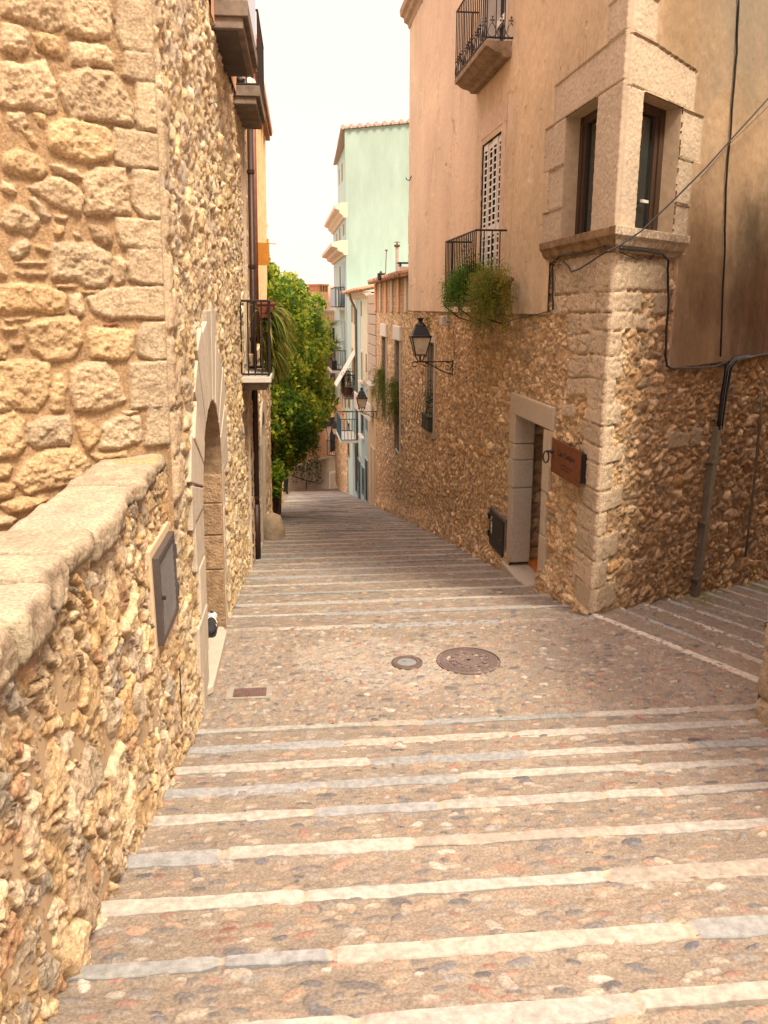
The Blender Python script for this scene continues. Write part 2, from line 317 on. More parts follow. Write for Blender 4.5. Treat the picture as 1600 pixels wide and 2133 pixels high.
def stepground(name, xs, ys, dens, a0, a1, seed, hh, zf=zsteps, keepf=None, ang=.18, inside=None, pale=False, moss=None):
    hf = HF(None, xs, ys); hf.mortar(MORT, .004, seed, .14)
    hf.h += .004 * fbm(hf.U * 30, hf.V * 30, seed + 1, 3, .6)
    if pale:
        q = sst(.12, -.12, np.hypot((hf.U - .75) / 1.05, (hf.V - 7.7) / .85) - .75 + .55 * fbm(hf.U * 3, hf.V * 3, 77, 4))
        hf.col = mix(hf.col, np.array((.33, .29, .245)), q[..., None] * .6)
    if moss is not None: hf.col = moss(hf)
    pebbles(hf, dens, a0, a1, seed + 5, ang, inside, hh)
    if keepf is not None: hf.keep = keepf(hf.U, hf.V)
    hf.h = hf.h + zf(hf.V) if zf is not None else hf.h
    o = hf.build(name, M['ground']); o['kind'] = 'structure'; return o, hf
PALE = [(.30, .28, .25), (.335, .31, .275), (.235, .236, .23), (.29, .25, .21), (.25, .25, .25), (.33, .295, .25), (.26, .25, .235), (.35, .32, .28)]
def strip(parent, A, dvec, L, nvec, z, w, seed, dx=.03, lip=.07, pal=PALE):   # one row of edging stones; A at the far edge, nvec towards the uphill tread
    r = np.random.default_rng(seed); us = np.arange(0, L + dx, dx); us[-1] = L
    cuts = [0]
    while cuts[-1] < L: cuts.append(cuts[-1] + r.uniform(.35, 1.5) + (.02))
    cuts = np.array(cuts); k = np.clip(np.searchsorted(cuts, us, 'right') - 1, 0, len(cuts) - 2)
    jd = np.minimum(np.abs(us - cuts[k]), np.abs(us - cuts[k + 1])); joint = np.clip(1 - jd / max(.022, dx * .6), 0, 1) > .2
    base = np.array([pal[r.integers(len(pal))] for _ in cuts]); tilt = r.uniform(-.004, .005, len(cuts)); wj = r.uniform(-.018, .02, len(cuts)); sh = r.uniform(-.008, .008, len(cuts))
    cn = np.minimum(1, jd / .05) ** .5
    n1 = fbm(us * 4.3 + seed * 3, us * 0 + seed, seed, 4, .6); n2 = fbm(us * 4.1 + seed * 7, us * 0 + 3.3, seed + 9, 4, .6)
    near = w + wj[k] * 1.3 + .026 * n1 - .012 * (1 - cn); far = .022 * n2 * .6 + sh[k] + .01 * (1 - cn)
    top = .009 + tilt[k] + .004 * n1; top = np.where(joint, .003, top)
    prof = [(near + .006, np.full_like(us, -.03)), (near, top * .45), (near - .007, top), ((near * .66 + far * .34), top + .003 * n2), ((near * .33 + far * .67), top + .002 * n1), (far + .007, top), (far, top - .012), (far - .004, np.full_like(us, -lip))]
    d = np.array(dvec, float); n = np.array(nvec, float); P = []; C = []
    for q, (o_, h) in enumerate(prof):
        P.append(np.array(A, float) + us[:, None] * d + o_[:, None] * n + np.outer(z + h, [0, 0, 1.]))
        cc = base[k] * (1 + .10 * fbm(us * 9, us * 0 + q * 1.7 + seed, seed + 20, 4) + .06 * n1)[:, None]; cc = np.where(joint[:, None], np.array((.36, .28, .215)), cc)
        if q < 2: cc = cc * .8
        C.append(cc)
    P = np.stack(P, 1); C = np.stack(C, 1)
    return npmesh('edging_stone', P.reshape(-1, 3), gridfaces(*P.shape[:2]), M['edging'], parent, C, False)
A0 = np.array([3.30, 8.80, 0]); E1 = np.array([.472, -.881, 0]); D2 = FA.d
def alley_s(x, y):  # signed distance along the alley beyond its first step line
    den = D2[0] * E1[1] - D2[1] * E1[0]; return ((x - A0[0]) * E1[1] - (y - A0[1]) * E1[0]) / den
up, _ = stepground('upper_steps', np.arange(-1.12, 4.2, .0075), np.array(spaced(1.75, 6.45, .0062, .012)), 420, .018, .062, 20, .011, inside=lambda x, y: True)
upb, _ = stepground('lower_approach_steps', np.arange(-1.2, 4.2, .03), np.arange(-1.6, 1.76, .03), 60, .03, .06, 22, .008)
for i, (yy, zz) in enumerate(E_UP):
    if yy > -1: strip(up if yy > 1.8 else upb, (-1.02, yy, zz), (1, 0, 0), 5.05, (0, -1, 0), zz * 0, .090, 300 + i, .022 if yy > 1.8 else .1)
land, _ = stepground('landing', np.arange(-1.05, 5.0, .0125), np.arange(6.43, 8.72, .0125), 1300, .015, .048, 31, .018, zf=None, keepf=lambda U, V: alley_s(U, V) < .04, pale=True, ang=.2)
land['kind'] = 'structure'
st, _ = stepground('street_steps', np.array(spaced(-1.02, 3.42, .02, .02)), np.array(spaced(8.68, 24, .014, .03)), 260, .025, .055, 41, .010, stray=.3) if False else stepground('street_steps', np.arange(-1.1, 3.42, .02), np.array(spaced(8.69, 24, .013, .034)), 360, .02, .055, 41, .013)
sf, _ = stepground('lower_street_steps', np.arange(-1.9, 3.1, .06), np.array(spaced(23.96, 57, .035, .09)), 20, .04, .07, 43, .012)
for i, (yy, zz) in enumerate(E_ST):
    par = st if yy < 24 else sf
    x1 = 3.3 - .0269 * (yy - 8.85) + .06
    if yy < 50: strip(par, (-1.0, yy, 0), (1, 0, 0), x1 + 1.0, (0, -1, 0), zz, .085 if i else .10, 400 + i, .04 if yy < 16 else .12)
# the alley running down to the right
us = np.arange(-.02, 10, .02); ts = np.arange(-.08, 3.9, .02)
hf = HF(None, us, ts); hf.mortar(tint(MORT, 1.1), .004, 61, .14); hf.h += .004 * fbm(hf.U * 30, hf.V * 30, 62, 3)
mo = sst(.75, .1, hf.V + .35 * fbm(hf.U * 3, hf.V * 3, 5)) * sst(.6, 2.2, hf.U) * sst(-.2, .3, fbm(hf.U * 2.2, hf.V * 2, 8))
hf.col = mix(hf.col, np.array((.16, .15, .04)), mo[..., None] * .8)
pebbles(hf, 300, .022, .055, 64, .9, None, .011)
kk = np.floor((hf.U) / .68); fr = hf.U / .68 - kk; hf.h += np.where(hf.U < 0, 0, -.123 * (kk + 1) + (1 - fr) * .065)
X = A0 + hf.U[..., None] * D2 + hf.V[..., None] * E1 + hf.h[..., None] * np.array([0, 0, 1.])
al = npmesh('alley_steps', X.reshape(-1, 3), gridfaces(*hf.U.shape, flip=True), M['ground'], None, hf.col); al['kind'] = 'structure'
nE = np.array([-D2[0], -D2[1], 0])
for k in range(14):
    strip(al, A0 + D2 * (.68 * k) + np.array([0, 0, 0]), E1, 3.75, nE, -.123 * k, .10, 480 + k, .04, .075, [tint(c, 1.35) for c in PALE])  # edging painted lighter than the other flights to offset the alley's shade
# hill under everything, terrace behind the parapet
g = MB(); g.add([(-300, -300, -14), (300, -300, -14), (300, 300, -14), (-300, 300, -14)], [(0, 1, 2, 3)]); tag(g.build('ground', pm('hill_earth', (.22, .19, .12), .95)), kind='structure')
g = MB(); g.box(-6, -1.36, -2, 5.9, .8, 1.5); tag(g.build('terrace', pm('terrace_earth', (.34, .26, .17), .95)), kind='structure')
g = MB(); g.box(-14, -.93, 5, 60, -13, -10.5); tag(g.build('bedrock', M['concrete']), kind='structure')

# ------------------------------------------------------------------ left stone house
house = thing('stone_house', 'rubble stone house with big squared blocks and a pale arched doorway, behind the parapet', 'house', (-2.5, 9, 0))
Z = {}
def grow(P, k=1.07):
    c = np.mean(P, 0); return [(c[0] + (a - c[0]) * k, c[1] + (b - c[1]) * k) for a, b in P]
def z3(l): return grow([FF.uv(x / 4.103, y / 4.102) for x, y in l])
def z4(l): return grow([FF.uv(x / 3.44, 480 + y / 3.44) for x, y in l])
LT = (.56, .41, .258); LY = (.55, .385, .215); LO = (.52, .35, .19); LQ = (.51, .385, .25); LG = (.46, .355, .235); LB = (.36, .25, .15)
ST3 = [([(-60, -90), (455, -90), (455, 215), (350, 255), (170, 190), (0, 135), (-60, 120)], LT), ([(475, -60), (840, -60), (885, 240), (870, 305), (720, 320), (510, 275), (485, 180)], LT), ([(-60, 200), (95, 215), (170, 280), (165, 410), (70, 465), (0, 430), (-60, 420)], LT), ([(205, 280), (330, 275), (440, 335), (480, 430), (470, 490), (390, 470), (250, 390)], LO), ([(520, 370), (600, 350), (830, 375), (915, 470), (905, 570), (800, 555), (545, 545)], LT), ([(-60, 540), (130, 545), (310, 510), (350, 600), (415, 720), (425, 930), (380, 945), (210, 915), (-60, 885)], LT), ([(460, 650), (560, 605), (690, 575), (900, 620), (985, 730), (1060, 890), (1080, 1040), (1050, 1060), (880, 1030), (560, 1005), (490, 890), (455, 770)], LT), ([(-10, 960), (155, 955), (170, 1050), (130, 1095), (60, 1095), (10, 1040)], LT), ([(225, 960), (320, 965), (330, 1050), (320, 1085), (265, 1050)], LO), ([(140, 1130), (220, 1120), (250, 1180), (255, 1245), (190, 1210)], LO), ([(370, 1060), (480, 1010), (640, 1030), (830, 1080), (895, 1140), (915, 1270), (890, 1340), (700, 1380), (520, 1330), (380, 1270), (355, 1150)], LY), ([(-20, 1310), (100, 1270), (220, 1310), (310, 1350), (345, 1450), (290, 1510), (120, 1500), (-10, 1440)], LY), ([(385, 1405), (470, 1405), (600, 1450), (640, 1520), (590, 1520), (430, 1480)], LT), ([(660, 1500), (790, 1440), (1020, 1440), (1050, 1600), (1075, 1830), (900, 1830), (700, 1825), (680, 1620)], LT), ([(200, 1600), (350, 1525), (470, 1520), (600, 1580), (680, 1680), (640, 1825), (540, 1800), (400, 1730), (300, 1660)], LT), ([(205, 1700), (250, 1680), (400, 1840), (365, 1890), (300, 1850)], LG), ([(-30, 1830), (80, 1750), (210, 1800), (290, 1860), (290, 1920), (220, 2010), (60, 1960), (-30, 1900)], LT), ([(430, 1930), (500, 1925), (520, 1980), (470, 2025), (430, 1990)], LO), ([(725, 1930), (850, 1940), (930, 2000), (925, 2080), (860, 2100), (760, 2030)], LB), ([(590, 1990), (640, 1990), (675, 2040), (620, 2030)], LG), ([(-30, 1540), (60, 1570), (95, 1650), (40, 1660), (-30, 1620)], LT), ([(415, 1830), (540, 1835), (520, 1880), (440, 1870)], LT), ([(200, 430), (280, 460), (280, 480), (215, 465)], LO), ([(850, 20), (880, 30), (910, 150), (890, 155)], LT)]
QU3 = [[(925, -90), (1290, -90), (1290, 460), (985, 405), (935, 270)], [(1000, 425), (1330, 475), (1335, 705), (1090, 685), (990, 640)], [(1110, 700), (1380, 735), (1380, 1120), (1130, 1090), (1105, 1000)], [(935, 1085), (1170, 1125), (1400, 1165), (1400, 1438), (1040, 1425), (940, 1360)], [(1085, 1450), (1420, 1480), (1420, 1868), (1190, 1850), (1090, 1740)], [(965, 1860), (1200, 1880), (1450, 1890), (1450, 2125), (1240, 2133), (1010, 2100), (965, 1980)]]
ST4 = [([(40, 140), (90, 80), (150, 65), (185, 100), (170, 150), (110, 195), (60, 185)], LG), ([(215, 105), (270, 98), (320, 140), (290, 165), (225, 140)], LO), ([(80, 235), (150, 215), (305, 220), (290, 245), (130, 245)], LT), ([(75, 290), (160, 275), (315, 295), (300, 340), (130, 340)], LB), ([(345, 110), (440, 90), (620, 95), (760, 175), (770, 330), (720, 400), (590, 395), (520, 345), (350, 345), (345, 230)], LQ), ([(785, 195), (840, 185), (880, 230), (875, 360), (800, 390), (785, 330)], LT), ([(-60, 400), (100, 380), (300, 390), (440, 460), (440, 580), (380, 600), (240, 575), (90, 590), (-60, 590)], LO), ([(475, 460), (560, 455), (585, 540), (580, 600), (530, 610), (480, 560)], LT), ([(165, 680), (320, 625), (520, 610), (555, 660), (565, 800), (500, 920), (330, 930), (220, 850)], LY), ([(610, 740), (660, 700), (930, 720), (940, 860), (880, 930), (760, 920), (640, 900)], LY), ([(-60, 950), (120, 935), (330, 950), (350, 1060), (330, 1180), (250, 1290), (120, 1270), (-60, 1310)], LY), ([(365, 1040), (420, 1030), (465, 1090), (450, 1280), (390, 1290), (345, 1270)], LY), ([(500, 1010), (560, 955), (740, 945), (830, 1050), (880, 1220), (700, 1290), (530, 1280), (495, 1150)], LT), ([(-60, 1320), (90, 1305), (170, 1370), (180, 1540), (110, 1610), (-60, 1625)], LY), ([(190, 1400), (290, 1340), (490, 1330), (510, 1440), (490, 1530), (250, 1550), (195, 1510)], LG), ([(720, 1400), (850, 1330), (985, 1330), (1020, 1500), (850, 1560), (720, 1560)], LG), ([(115, 1800), (190, 1650), (350, 1570), (540, 1560), (630, 1680), (600, 1760), (420, 1830), (210, 1880)], LY), ([(-60, 1650), (80, 1690), (60, 1760), (-60, 1790)], LO), ([(-60, 1800), (110, 1820), (90, 1900), (-60, 1930)], LO), ([(530, 1390), (600, 1360), (720, 1440), (700, 1500), (620, 1570), (560, 1480)], LO), ([(10, 630), (200, 610), (190, 640), (40, 660)], LO), ([(-20, 690), (100, 685), (100, 720), (10, 725)], LO), ([(60, 800), (155, 795), (150, 840), (70, 840)], LB), ([(380, 390), (530, 390), (520, 415), (390, 415)], LO), ([(565, 430), (690, 420), (680, 445), (570, 450)], LO), ([(870, 1290), (985, 1285), (980, 1310), (880, 1315)], LT), ([(725, 665), (830, 660), (835, 690), (730, 680)], (.30, .12, .06)), ([(-60, 180), (25, 330), (-60, 335)], LT), ([(-60, 760), (35, 850), (30, 920), (-60, 930)], LY), ([(0, 1960), (200, 1900), (340, 1920), (260, 1990), (60, 2030)], LO), ([(-60, 2040), (130, 2060), (90, 2110), (-60, 2120)], LT), ([(650, 1600), (760, 1590), (900, 1575), (900, 1620), (700, 1650)], LO)]
QU4 = [[(890, 140), (1250, 140), (1250, 395), (1000, 380), (905, 350)], [(610, 480), (750, 420), (1260, 400), (1260, 635), (950, 620), (800, 630), (660, 590)], [(960, 740), (1010, 665), (1270, 660), (1270, 920), (1080, 925), (980, 890)], [(915, 960), (1290, 930), (1290, 1240), (1060, 1260), (940, 1270)], [(1055, 1260), (1300, 1250), (1300, 1520), (1040, 1535)]]
hf = HF(FF, np.arange(0, 3.2, .0085), np.arange(1.0, 8.2, .0085)); hf.mortar((.40, .262, .145), .010, 71, .16)
cov = sst(1.10, 1.25, hf.U) + sst(5.3, 5.45, hf.V) + sst(1.95, 1.85, hf.V)
hf.rubble(.34, .26, .045, .10, 72, [LT, LY, LO, LT, LQ], .2, .25, .3, .3, where=np.clip(cov, 0, 1))
for k, (l, c) in enumerate(ST3): hf.poly(z3(l), .042, tint(c, random.uniform(.9, 1.1)), .045, .012, .75, 600 + 3 * k)
for k, (l, c) in enumerate(ST4): hf.poly(z4(l), .042, tint(c, random.uniform(.88, 1.08)), .045, .012, .75, 700 + 3 * k)
for k, l in enumerate([z3(q) for q in QU3] + [z4(q) for q in QU4]): hf.poly([(max(-.05, a), b) for a, b in l], .034, tint(LQ if k < 8 else LG, random.uniform(.95, 1.06)), .02, .006, .35, 800 + 3 * k, 22)
fade = sst(0, .02, hf.U); hf.h = hf.h * fade
fw = hf.build('front_wall', M['bigstone'], house)
# street wall of the left houses
us = np.array(spaced(5.8, 14.3, .017, .03)); hf = HF(FL, us, np.arange(-1.6, 8.2, .021)); hf.mortar((.42, .30, .175), .008, 81, .18)
hf.masonry(.24, .15, .028, .05, 82, PAL_L, .10, .5, .8, .4, var=.24, facet=.5)
ro_ = fbm(hf.U * 16, hf.V * 16, 86, 5, .68); hf.h += .009 * ro_ + .02 * fbm(hf.U * 5, hf.V * 5, 87, 3); pit = sst(.18, .42, fbm(hf.U * 8, hf.V * 10, 88, 4, .6)); hf.h -= .022 * pit; hf.col *= (1 + .22 * ro_ - .25 * pit)[..., None]  # pits are sunk and also painted darker, deepening their shade
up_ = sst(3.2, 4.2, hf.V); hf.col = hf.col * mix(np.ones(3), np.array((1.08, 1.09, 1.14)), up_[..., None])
for k in range(11):   # pale corner blocks turning the corner
    z0 = [5.9, 5.15, 4.55, 4.28, 3.9, 3.55, 3.3, 3.02, 2.76, 2.45, 2.1][k]; hh_ = [.72, .56, .25, .35, .32, .24, .27, .25, .3, .33, .34][k]
    hf.poly([(5.75, z0 + .012), (5.8 + [.35, .16, .28, .2, .3, .18][k % 6], z0 + .012), (5.8 + [.33, .15, .3, .2, .28, .2][k % 6], z0 + hh_ - .012), (5.75, z0 + hh_ - .012)], .034, tint(LQ, random.uniform(.95, 1.08)), .02, .006, .3, 850 + k, 22)
AC, AS, AR = 8.07, 1.72, .88   # arch: centre, springing, radius
nv = 13; VOUS = []; JAMB = []
for k in range(nv):
    a0 = math.pi * k / nv + .008; a1 = math.pi * (k + 1) / nv - .008; ro = AR + .72 + .1 * math.sin(k * 2.1) + (.12 if abs(k - 6) < 2 else 0)
    P = [(AC - AR * .9 * math.cos(a0), AS + AR * .9 * math.sin(a0)), (AC - ro * math.cos(a0), AS + ro * math.sin(a0)), (AC - ro * math.cos(a1), AS + ro * math.sin(a1)), (AC - AR * .9 * math.cos(a1), AS + AR * .9 * math.sin(a1))]
    VOUS.append(P)
    hf.poly(P, .02, tint((.66, .58, .475), random.uniform(.95, 1.04)), .008, .003, .05, 900 + k, 20)
for k in range(4):
    a, b = -.05 + .46 * k, -.05 + .46 * (k + 1) - .012; e = [.38, .6, .4, .55][k]
    JAMB.append((AC - AR - e, AC - AR + .01, a, b)); JAMB.append((AC + AR - .01, AC + AR + .13 + .09 * (k % 2), a, b))
    hf.poly([(AC - AR - e, a), (AC - AR * .9, a), (AC - AR * .9, b), (AC - AR - e, b)], .02, tint((.63, .54, .43), random.uniform(.95, 1.04)), .008, .003, .05, 930 + k, 20)
    hf.poly([(AC + AR * .9, a - .1), (AC + AR + .12 + .08 * (k % 2), a - .1), (AC + AR + .12 + .08 * (k % 2), b), (AC + AR * .9, b)], .02, (.56, .46, .36), .014, .004, .2, 940 + k, 20)
fade = sst(5.8, 5.83, hf.U); hf.h = hf.h * fade
hole = ((np.abs(hf.U - AC) < AR) & (hf.V < AS)) | (np.hypot(hf.U - AC, hf.V - AS) < AR); hf.keep = ~hole
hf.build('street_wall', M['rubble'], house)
# arch reveal, door and inner room
def archpts(r, n=18, zb=-.1): return [(AC - r, zb)] + [(AC - r * math.cos(math.pi * k / n), AS + r * math.sin(math.pi * k / n)) for k in range(n + 1)] + [(AC + r, zb)]
P0 = archpts(AR - .012); P1 = archpts(AR + .04); V = []; Fc = []
for (u0, w0), (u1, w1) in zip(P0, P1): V += [FL.p(u1, .036, w1), FL.p(u0, .038, w0), FL.p(u0, -.1, w0), FL.p(u0, -.2, w0)]
for k in range(len(P0) - 1):
    for q in range(3): Fc.append((4 * k + q, 4 * k + q + 1, 4 * k + q + 5, 4 * k + q + 4))
mb = MB(); mb.add(V, Fc); dr = mb.build('door_surround', pm('arch_reveal_stone', (.33, .215, .125), .9, 0, .45, 9, .6, 45, .012), house)
vm_ = [pm('pale_arch_stone', tint((.49, .415, .325), q), .9, 0, .16, 9, .5, 40, .012) for q in (.93, 1.0, 1.06)]
for k, P in enumerate(VOUS):
    P = [(AC + (x - AC) * (AR - .004) / (AR * .9), AS + (z - AS) * (AR - .004) / (AR * .9)) if i in (0, 3) else (x, z) for i, (x, z) in enumerate(P)]
    mb = MB(); mb.prism(FL, P, -.1, .040 + .003 * (k % 3)); mb.build('voussoir', vm_[k % 3], dr, .008)
for k, (a, b, z0, z1) in enumerate(JAMB): mb = MB(); mb.fbox(FL, a, b, -.1, .040 + .003 * (k % 3), z0, z1); mb.build('jamb_stone', vm_[(k // 2) % 3], dr, .010)
for k, (za, zb_) in enumerate([(-.1, .62), (.63, 1.02), (1.03, 1.38), (1.39, 1.70)]): mb = MB(); mb.fbox(FL, AC + AR - .035 + .006 * (k % 2), AC + AR + .1, -.2, .03, za, zb_); mb.build('jamb_block', pm('arch_jamb_stone', tint((.33, .215, .125), 1 + .12 * (k % 2)), .9, 0, .5, 11, .9, 40, .02), dr, .012)
mb = MB(); mb.fbox(FL, AC - AR - .3, AC + AR + .3, -.6, -.52, -.05, AS + 1)
mb.prism(FL, [(a, max(b, AS - .001)) for a, b in archpts(AR)[1:-1]], -.52, -.45)
for k in range(1, 6): mb.fbox(FL, AC - AR + k * .293 - .008, AC - AR + k * .293 + .008, -.45, -.44, 0, AS + .6)
dd = mb.build('door', M['darkwood'], house); mb = MB(); mb.tube([FL.p(AC + .1, -.42, 1.0), FL.p(AC + .1, -.38, 1.05), FL.p(AC + .1, -.42, 1.1)], .012); mb.build('handle', M['iron'], dd)
# orange stucco storey above the stone, back of the house and roof
hf = HF(FL, np.arange(9.0, 14.31, .05), np.arange(6.2, 10.2, .05)); hf.mortar((.66, .36, .22), .003, 83, .05); hf.h += .05; hf.build('upper_wall', M['stucco'], house)
def X3(F, u, h, z): return F.p(u, h, z)
mb = MB(); bl = FF.p(3.2, 0, 0); c0 = FF.p(0, -.02, 0)
for z0, z1 in ((-2, 8.15),):
    q = [(c0[0] - .06, c0[1] + .02), (-.99, 14.3), (-7, 14.3), (bl[0] - .05, bl[1] + .1)]
    mb.add([(x, y, z) for z in (z0, z1) for x, y in q], [(4, 5, 6, 7), (1, 2, 6, 5), (2, 3, 7, 6)])
mb.build('roof', M['tile'], house)

# parapet wall with coping
par = thing('parapet_wall', 'low rubble parapet with a thick worn stone coping, foreground left beside the upper steps', 'wall', (-1.15, 3.5, 1))
hf = HF(FP, np.array(spaced(1.6, 6.02, .0078, .012)), np.arange(-.25, 2.4, .0088)); hf.mortar((.40, .25, .12), .012, 91, .2)
hf.masonry(.19, .21, .030, .04, 92, PAL_P, .10, .45, .8, .45, shear=.3, var=.24, facet=.5)
ro_ = fbm(hf.U * 18, hf.V * 18, 96, 5, .68); hf.h += .006 * ro_ + .02 * fbm(hf.U * 4, hf.V * 4, 97, 3); pit = sst(.26, .48, fbm(hf.U * 9, hf.V * 8, 95, 4, .6)); hf.h -= .018 * pit; hf.col *= (1 + .24 * ro_ - .3 * pit)[..., None]  # crevice shade is put into the colour of the pits as well
hw = ((hf.U > 4.82) & (hf.U < 5.95) & (hf.V > 1.2) & (hf.V < 2.1)); hf.h = np.where(hw, np.minimum(hf.h, .02), hf.h)
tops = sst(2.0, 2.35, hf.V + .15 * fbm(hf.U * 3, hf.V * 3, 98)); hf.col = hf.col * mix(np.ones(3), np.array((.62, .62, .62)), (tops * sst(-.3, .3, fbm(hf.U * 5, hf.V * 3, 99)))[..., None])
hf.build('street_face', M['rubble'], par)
hf = HF(FP, np.arange(-1.2, 1.61, .03), np.arange(.9, 2.4, .03)); hf.mortar((.52, .36, .21), .01, 91, .14); hf.rubble(.14, .15, .055, .05, 92, PAL_P, .24, .4, .7, .45, shear=.25); hf.build('street_face', M['rubble'], par)
mb = MB(); mb.box(-1.345, -.985, -1.2, 5.9, .8, 2.45); mb.build('core', M['rubble'] if False else pm('parapet_core', (.42, .30, .18), .95), par)
# coping: row of worn blocks, each lifted and tilted a little
cuts = [-1.2, -.3, .5, 1.25, 2.05, 2.62, 2.99, 3.28, 3.66, 4.30, 4.75, 5.35, 6.03]
VV = []; FF_ = []; CC = []; nb = 0
for k in range(len(cuts) - 1):
    a, b = cuts[k], cuts[k + 1]; fine = b > 2; du = .011 if fine else .05
    us_ = np.linspace(a + .007, b - .007, max(6, int((b - a) / du)))
    ov = [.0, .02, .0, .01, .0, .02, -.012, .005, .01, -.01, .0, -.02][k]; th_k = .72; lift = [.0, .01, .0, .0, -.02, .0, .02, .03, 0, -.012, .005, .0][k]; th = [.16, .2, .2, .2, .22, .24, .26, .14, .2, .12, .16, .13][k] * th_k
    s0 = [(-1.36, -th), (-1.37, -.04), (-1.345, 0)] + [(x, 0) for x in np.linspace(-1.32, -1.0 + ov, 26 if fine else 6)] + [(-.972 + ov, -.006), (-.955 + ov, -.025)] + [(-.95 + ov, z) for z in np.linspace(-.045, -th + .03, 12 if fine else 3)] + [(-.955 + ov, -th), (-1.1, -th)]
    xs_ = np.array([q[0] for q in s0]); zs_ = np.array([q[1] for q in s0]); m = len(s0)
    Uq, Xq = np.meshgrid(us_, xs_, indexing='ij'); Zq = np.broadcast_to(zs_, Uq.shape).copy(); t = np.minimum(Uq - a, b - Uq)
    rd = np.clip(t / .028, 0, 1); rd = np.sqrt(1 - (1 - rd) ** 2)
    arc = np.cumsum(np.r_[0, np.hypot(np.diff(xs_), np.diff(zs_))]); Aq = np.broadcast_to(arc, Uq.shape)
    n_ = fbm(Uq * 9 + k * 5, Aq * 9, 110 + k, 5, .62); n3 = fbm(Uq * 3.5 + k * 5, Aq * 3.5, 120 + k, 3)
    nl = fbm(Uq * 6, Aq * 38, 130 + k, 3)
    topm = (Zq > -.02); Zq = Zq + 2.485 + lift + np.where(topm, -.02 * (1 - rd), 0) + .010 * n_ + .008 * n3 + np.where(topm, .004 * nl, 0)
    Xq = Xq + np.where(~topm & (Xq > -1.05), .026 * n_ + .02 * n3 - .03 * (1 - rd), 0) + (.012 * n3)
    c = np.array([(.45, .36, .255), (.42, .335, .235), (.465, .38, .275)][k % 3]) * (1 + .26 * n_ + .14 * n3 + .10 * nl)[..., None]
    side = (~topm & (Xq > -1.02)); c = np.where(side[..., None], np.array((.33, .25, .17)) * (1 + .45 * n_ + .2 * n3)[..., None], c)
    li = sst(.1, .35, n3 + .4 * n_) * (Xq > -1.15) * (.9 if k in (5, 6, 4) else .35); c = mix(c, np.array((.55, .47, .32)), li[..., None] * .7)
    if k == 11: c = mix(c, np.array((.34, .29, .12)), (sst(.0, .3, n3 + .3) * topm * .7)[..., None])
    G3 = np.stack([Xq, Uq, Zq], -1); cen = np.array([-1.15, 0, 2.485 - .12]); e0 = G3[:1] * .25 + (cen + [0, a, 0]) * .75; e1 = G3[-1:] * .25 + (cen + [0, b, 0]) * .75; G3 = np.concatenate([e0, G3, e1]); c = np.concatenate([c[:1] * .7, c, c[-1:] * .7]); Uq = G3[..., 1]
    VV.append(G3.reshape(-1, 3)); CC.append(c.reshape(-1, 3)); FF_.append(gridfaces(*Uq.shape) + nb)
    nb += Uq.size
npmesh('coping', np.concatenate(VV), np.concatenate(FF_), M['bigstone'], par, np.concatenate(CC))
# ------------------------------------------------------------------ right corner house
ch_ = thing('corner_house', 'peach stuccoed corner house over rubble stone, with a stone framed corner window above the alley', 'house', (4.2, 12, 0))
QC = (.55, .43, .30)
qz = [FR.uv(1262 - 25 * k / 14, 500 + v / 2.665)[1] for k, v in enumerate([65, 285, 400, 502, 640, 770, 895, 1025, 1140, 1237, 1385, 1507, 1640, 1780, 1935, 2075])]
ql = [1248, 1250, 1240, 1232, 1237, 1226, 1228, 1217, 1216, 1216, 1220, 1206, 1204, 1190, 1206]; qr = [1288, 1350, 1312, 1290, 1293, 1275, 1289, 1273, 1291, 1272, 1290, 1258, 1281, 1260, 1276]
def quoins(hf, F, xs, H):
    for k in range(15):
        vm = 500 + ([65, 285, 400, 502, 640, 770, 895, 1025, 1140, 1237, 1385, 1507, 1640, 1780, 1935, 2075][k] + 40) / 2.665
        w_ = abs(F.uv(xs[k], vm)[0]); w_ = min(max(w_, .13), .62)
        hf.poly([(-.05, qz[k + 1] + .005), (w_, qz[k + 1] + .005 + random.uniform(-.01, .01)), (w_ + random.uniform(-.02, .02), qz[k] - .005), (-.05, qz[k] - .005)], H, tint(QC, random.uniform(.88, 1.1)), .010, .004, .2, 1000 + k * 3 + (200 if F is FA else 0), 24)
RUB = dict(pal=PAL_R, rnd=.11, warp=.32, tilt=.6, small=.45, var=.26, facet=.6)
DO0, DO1, DOZ = 1.98, 3.38, 1.885      # doorway
us = np.r_[np.arange(0, 1.98, .0165), np.arange(1.98, 3.381, .02), np.arange(3.4, 5.2, .02)]; hf = HF(FR, us, np.arange(-1.3, 4.17, .0168)); hf.mortar((.50, .36, .215), .010, 131, .2)
def frbase(hf):
    hf.masonry(.20, .105, .028, .055, 132, **RUB); ro_ = fbm(hf.U * 17, hf.V * 17, 133, 4, .65); hf.h += .010 * ro_; hf.col *= (1 + .2 * ro_)[..., None]; b = sst(.5, 0, hf.V - zstreet(8.85 + hf.U)); hf.h += .10 * b * (.4 + .6 * vn(hf.U * 2, hf.V * 2, 9)); return hf
frbase(hf); quoins(hf, FR, ql, .030)
def pxpoly(F, l): return [F.uv(a, b) for a, b in l]
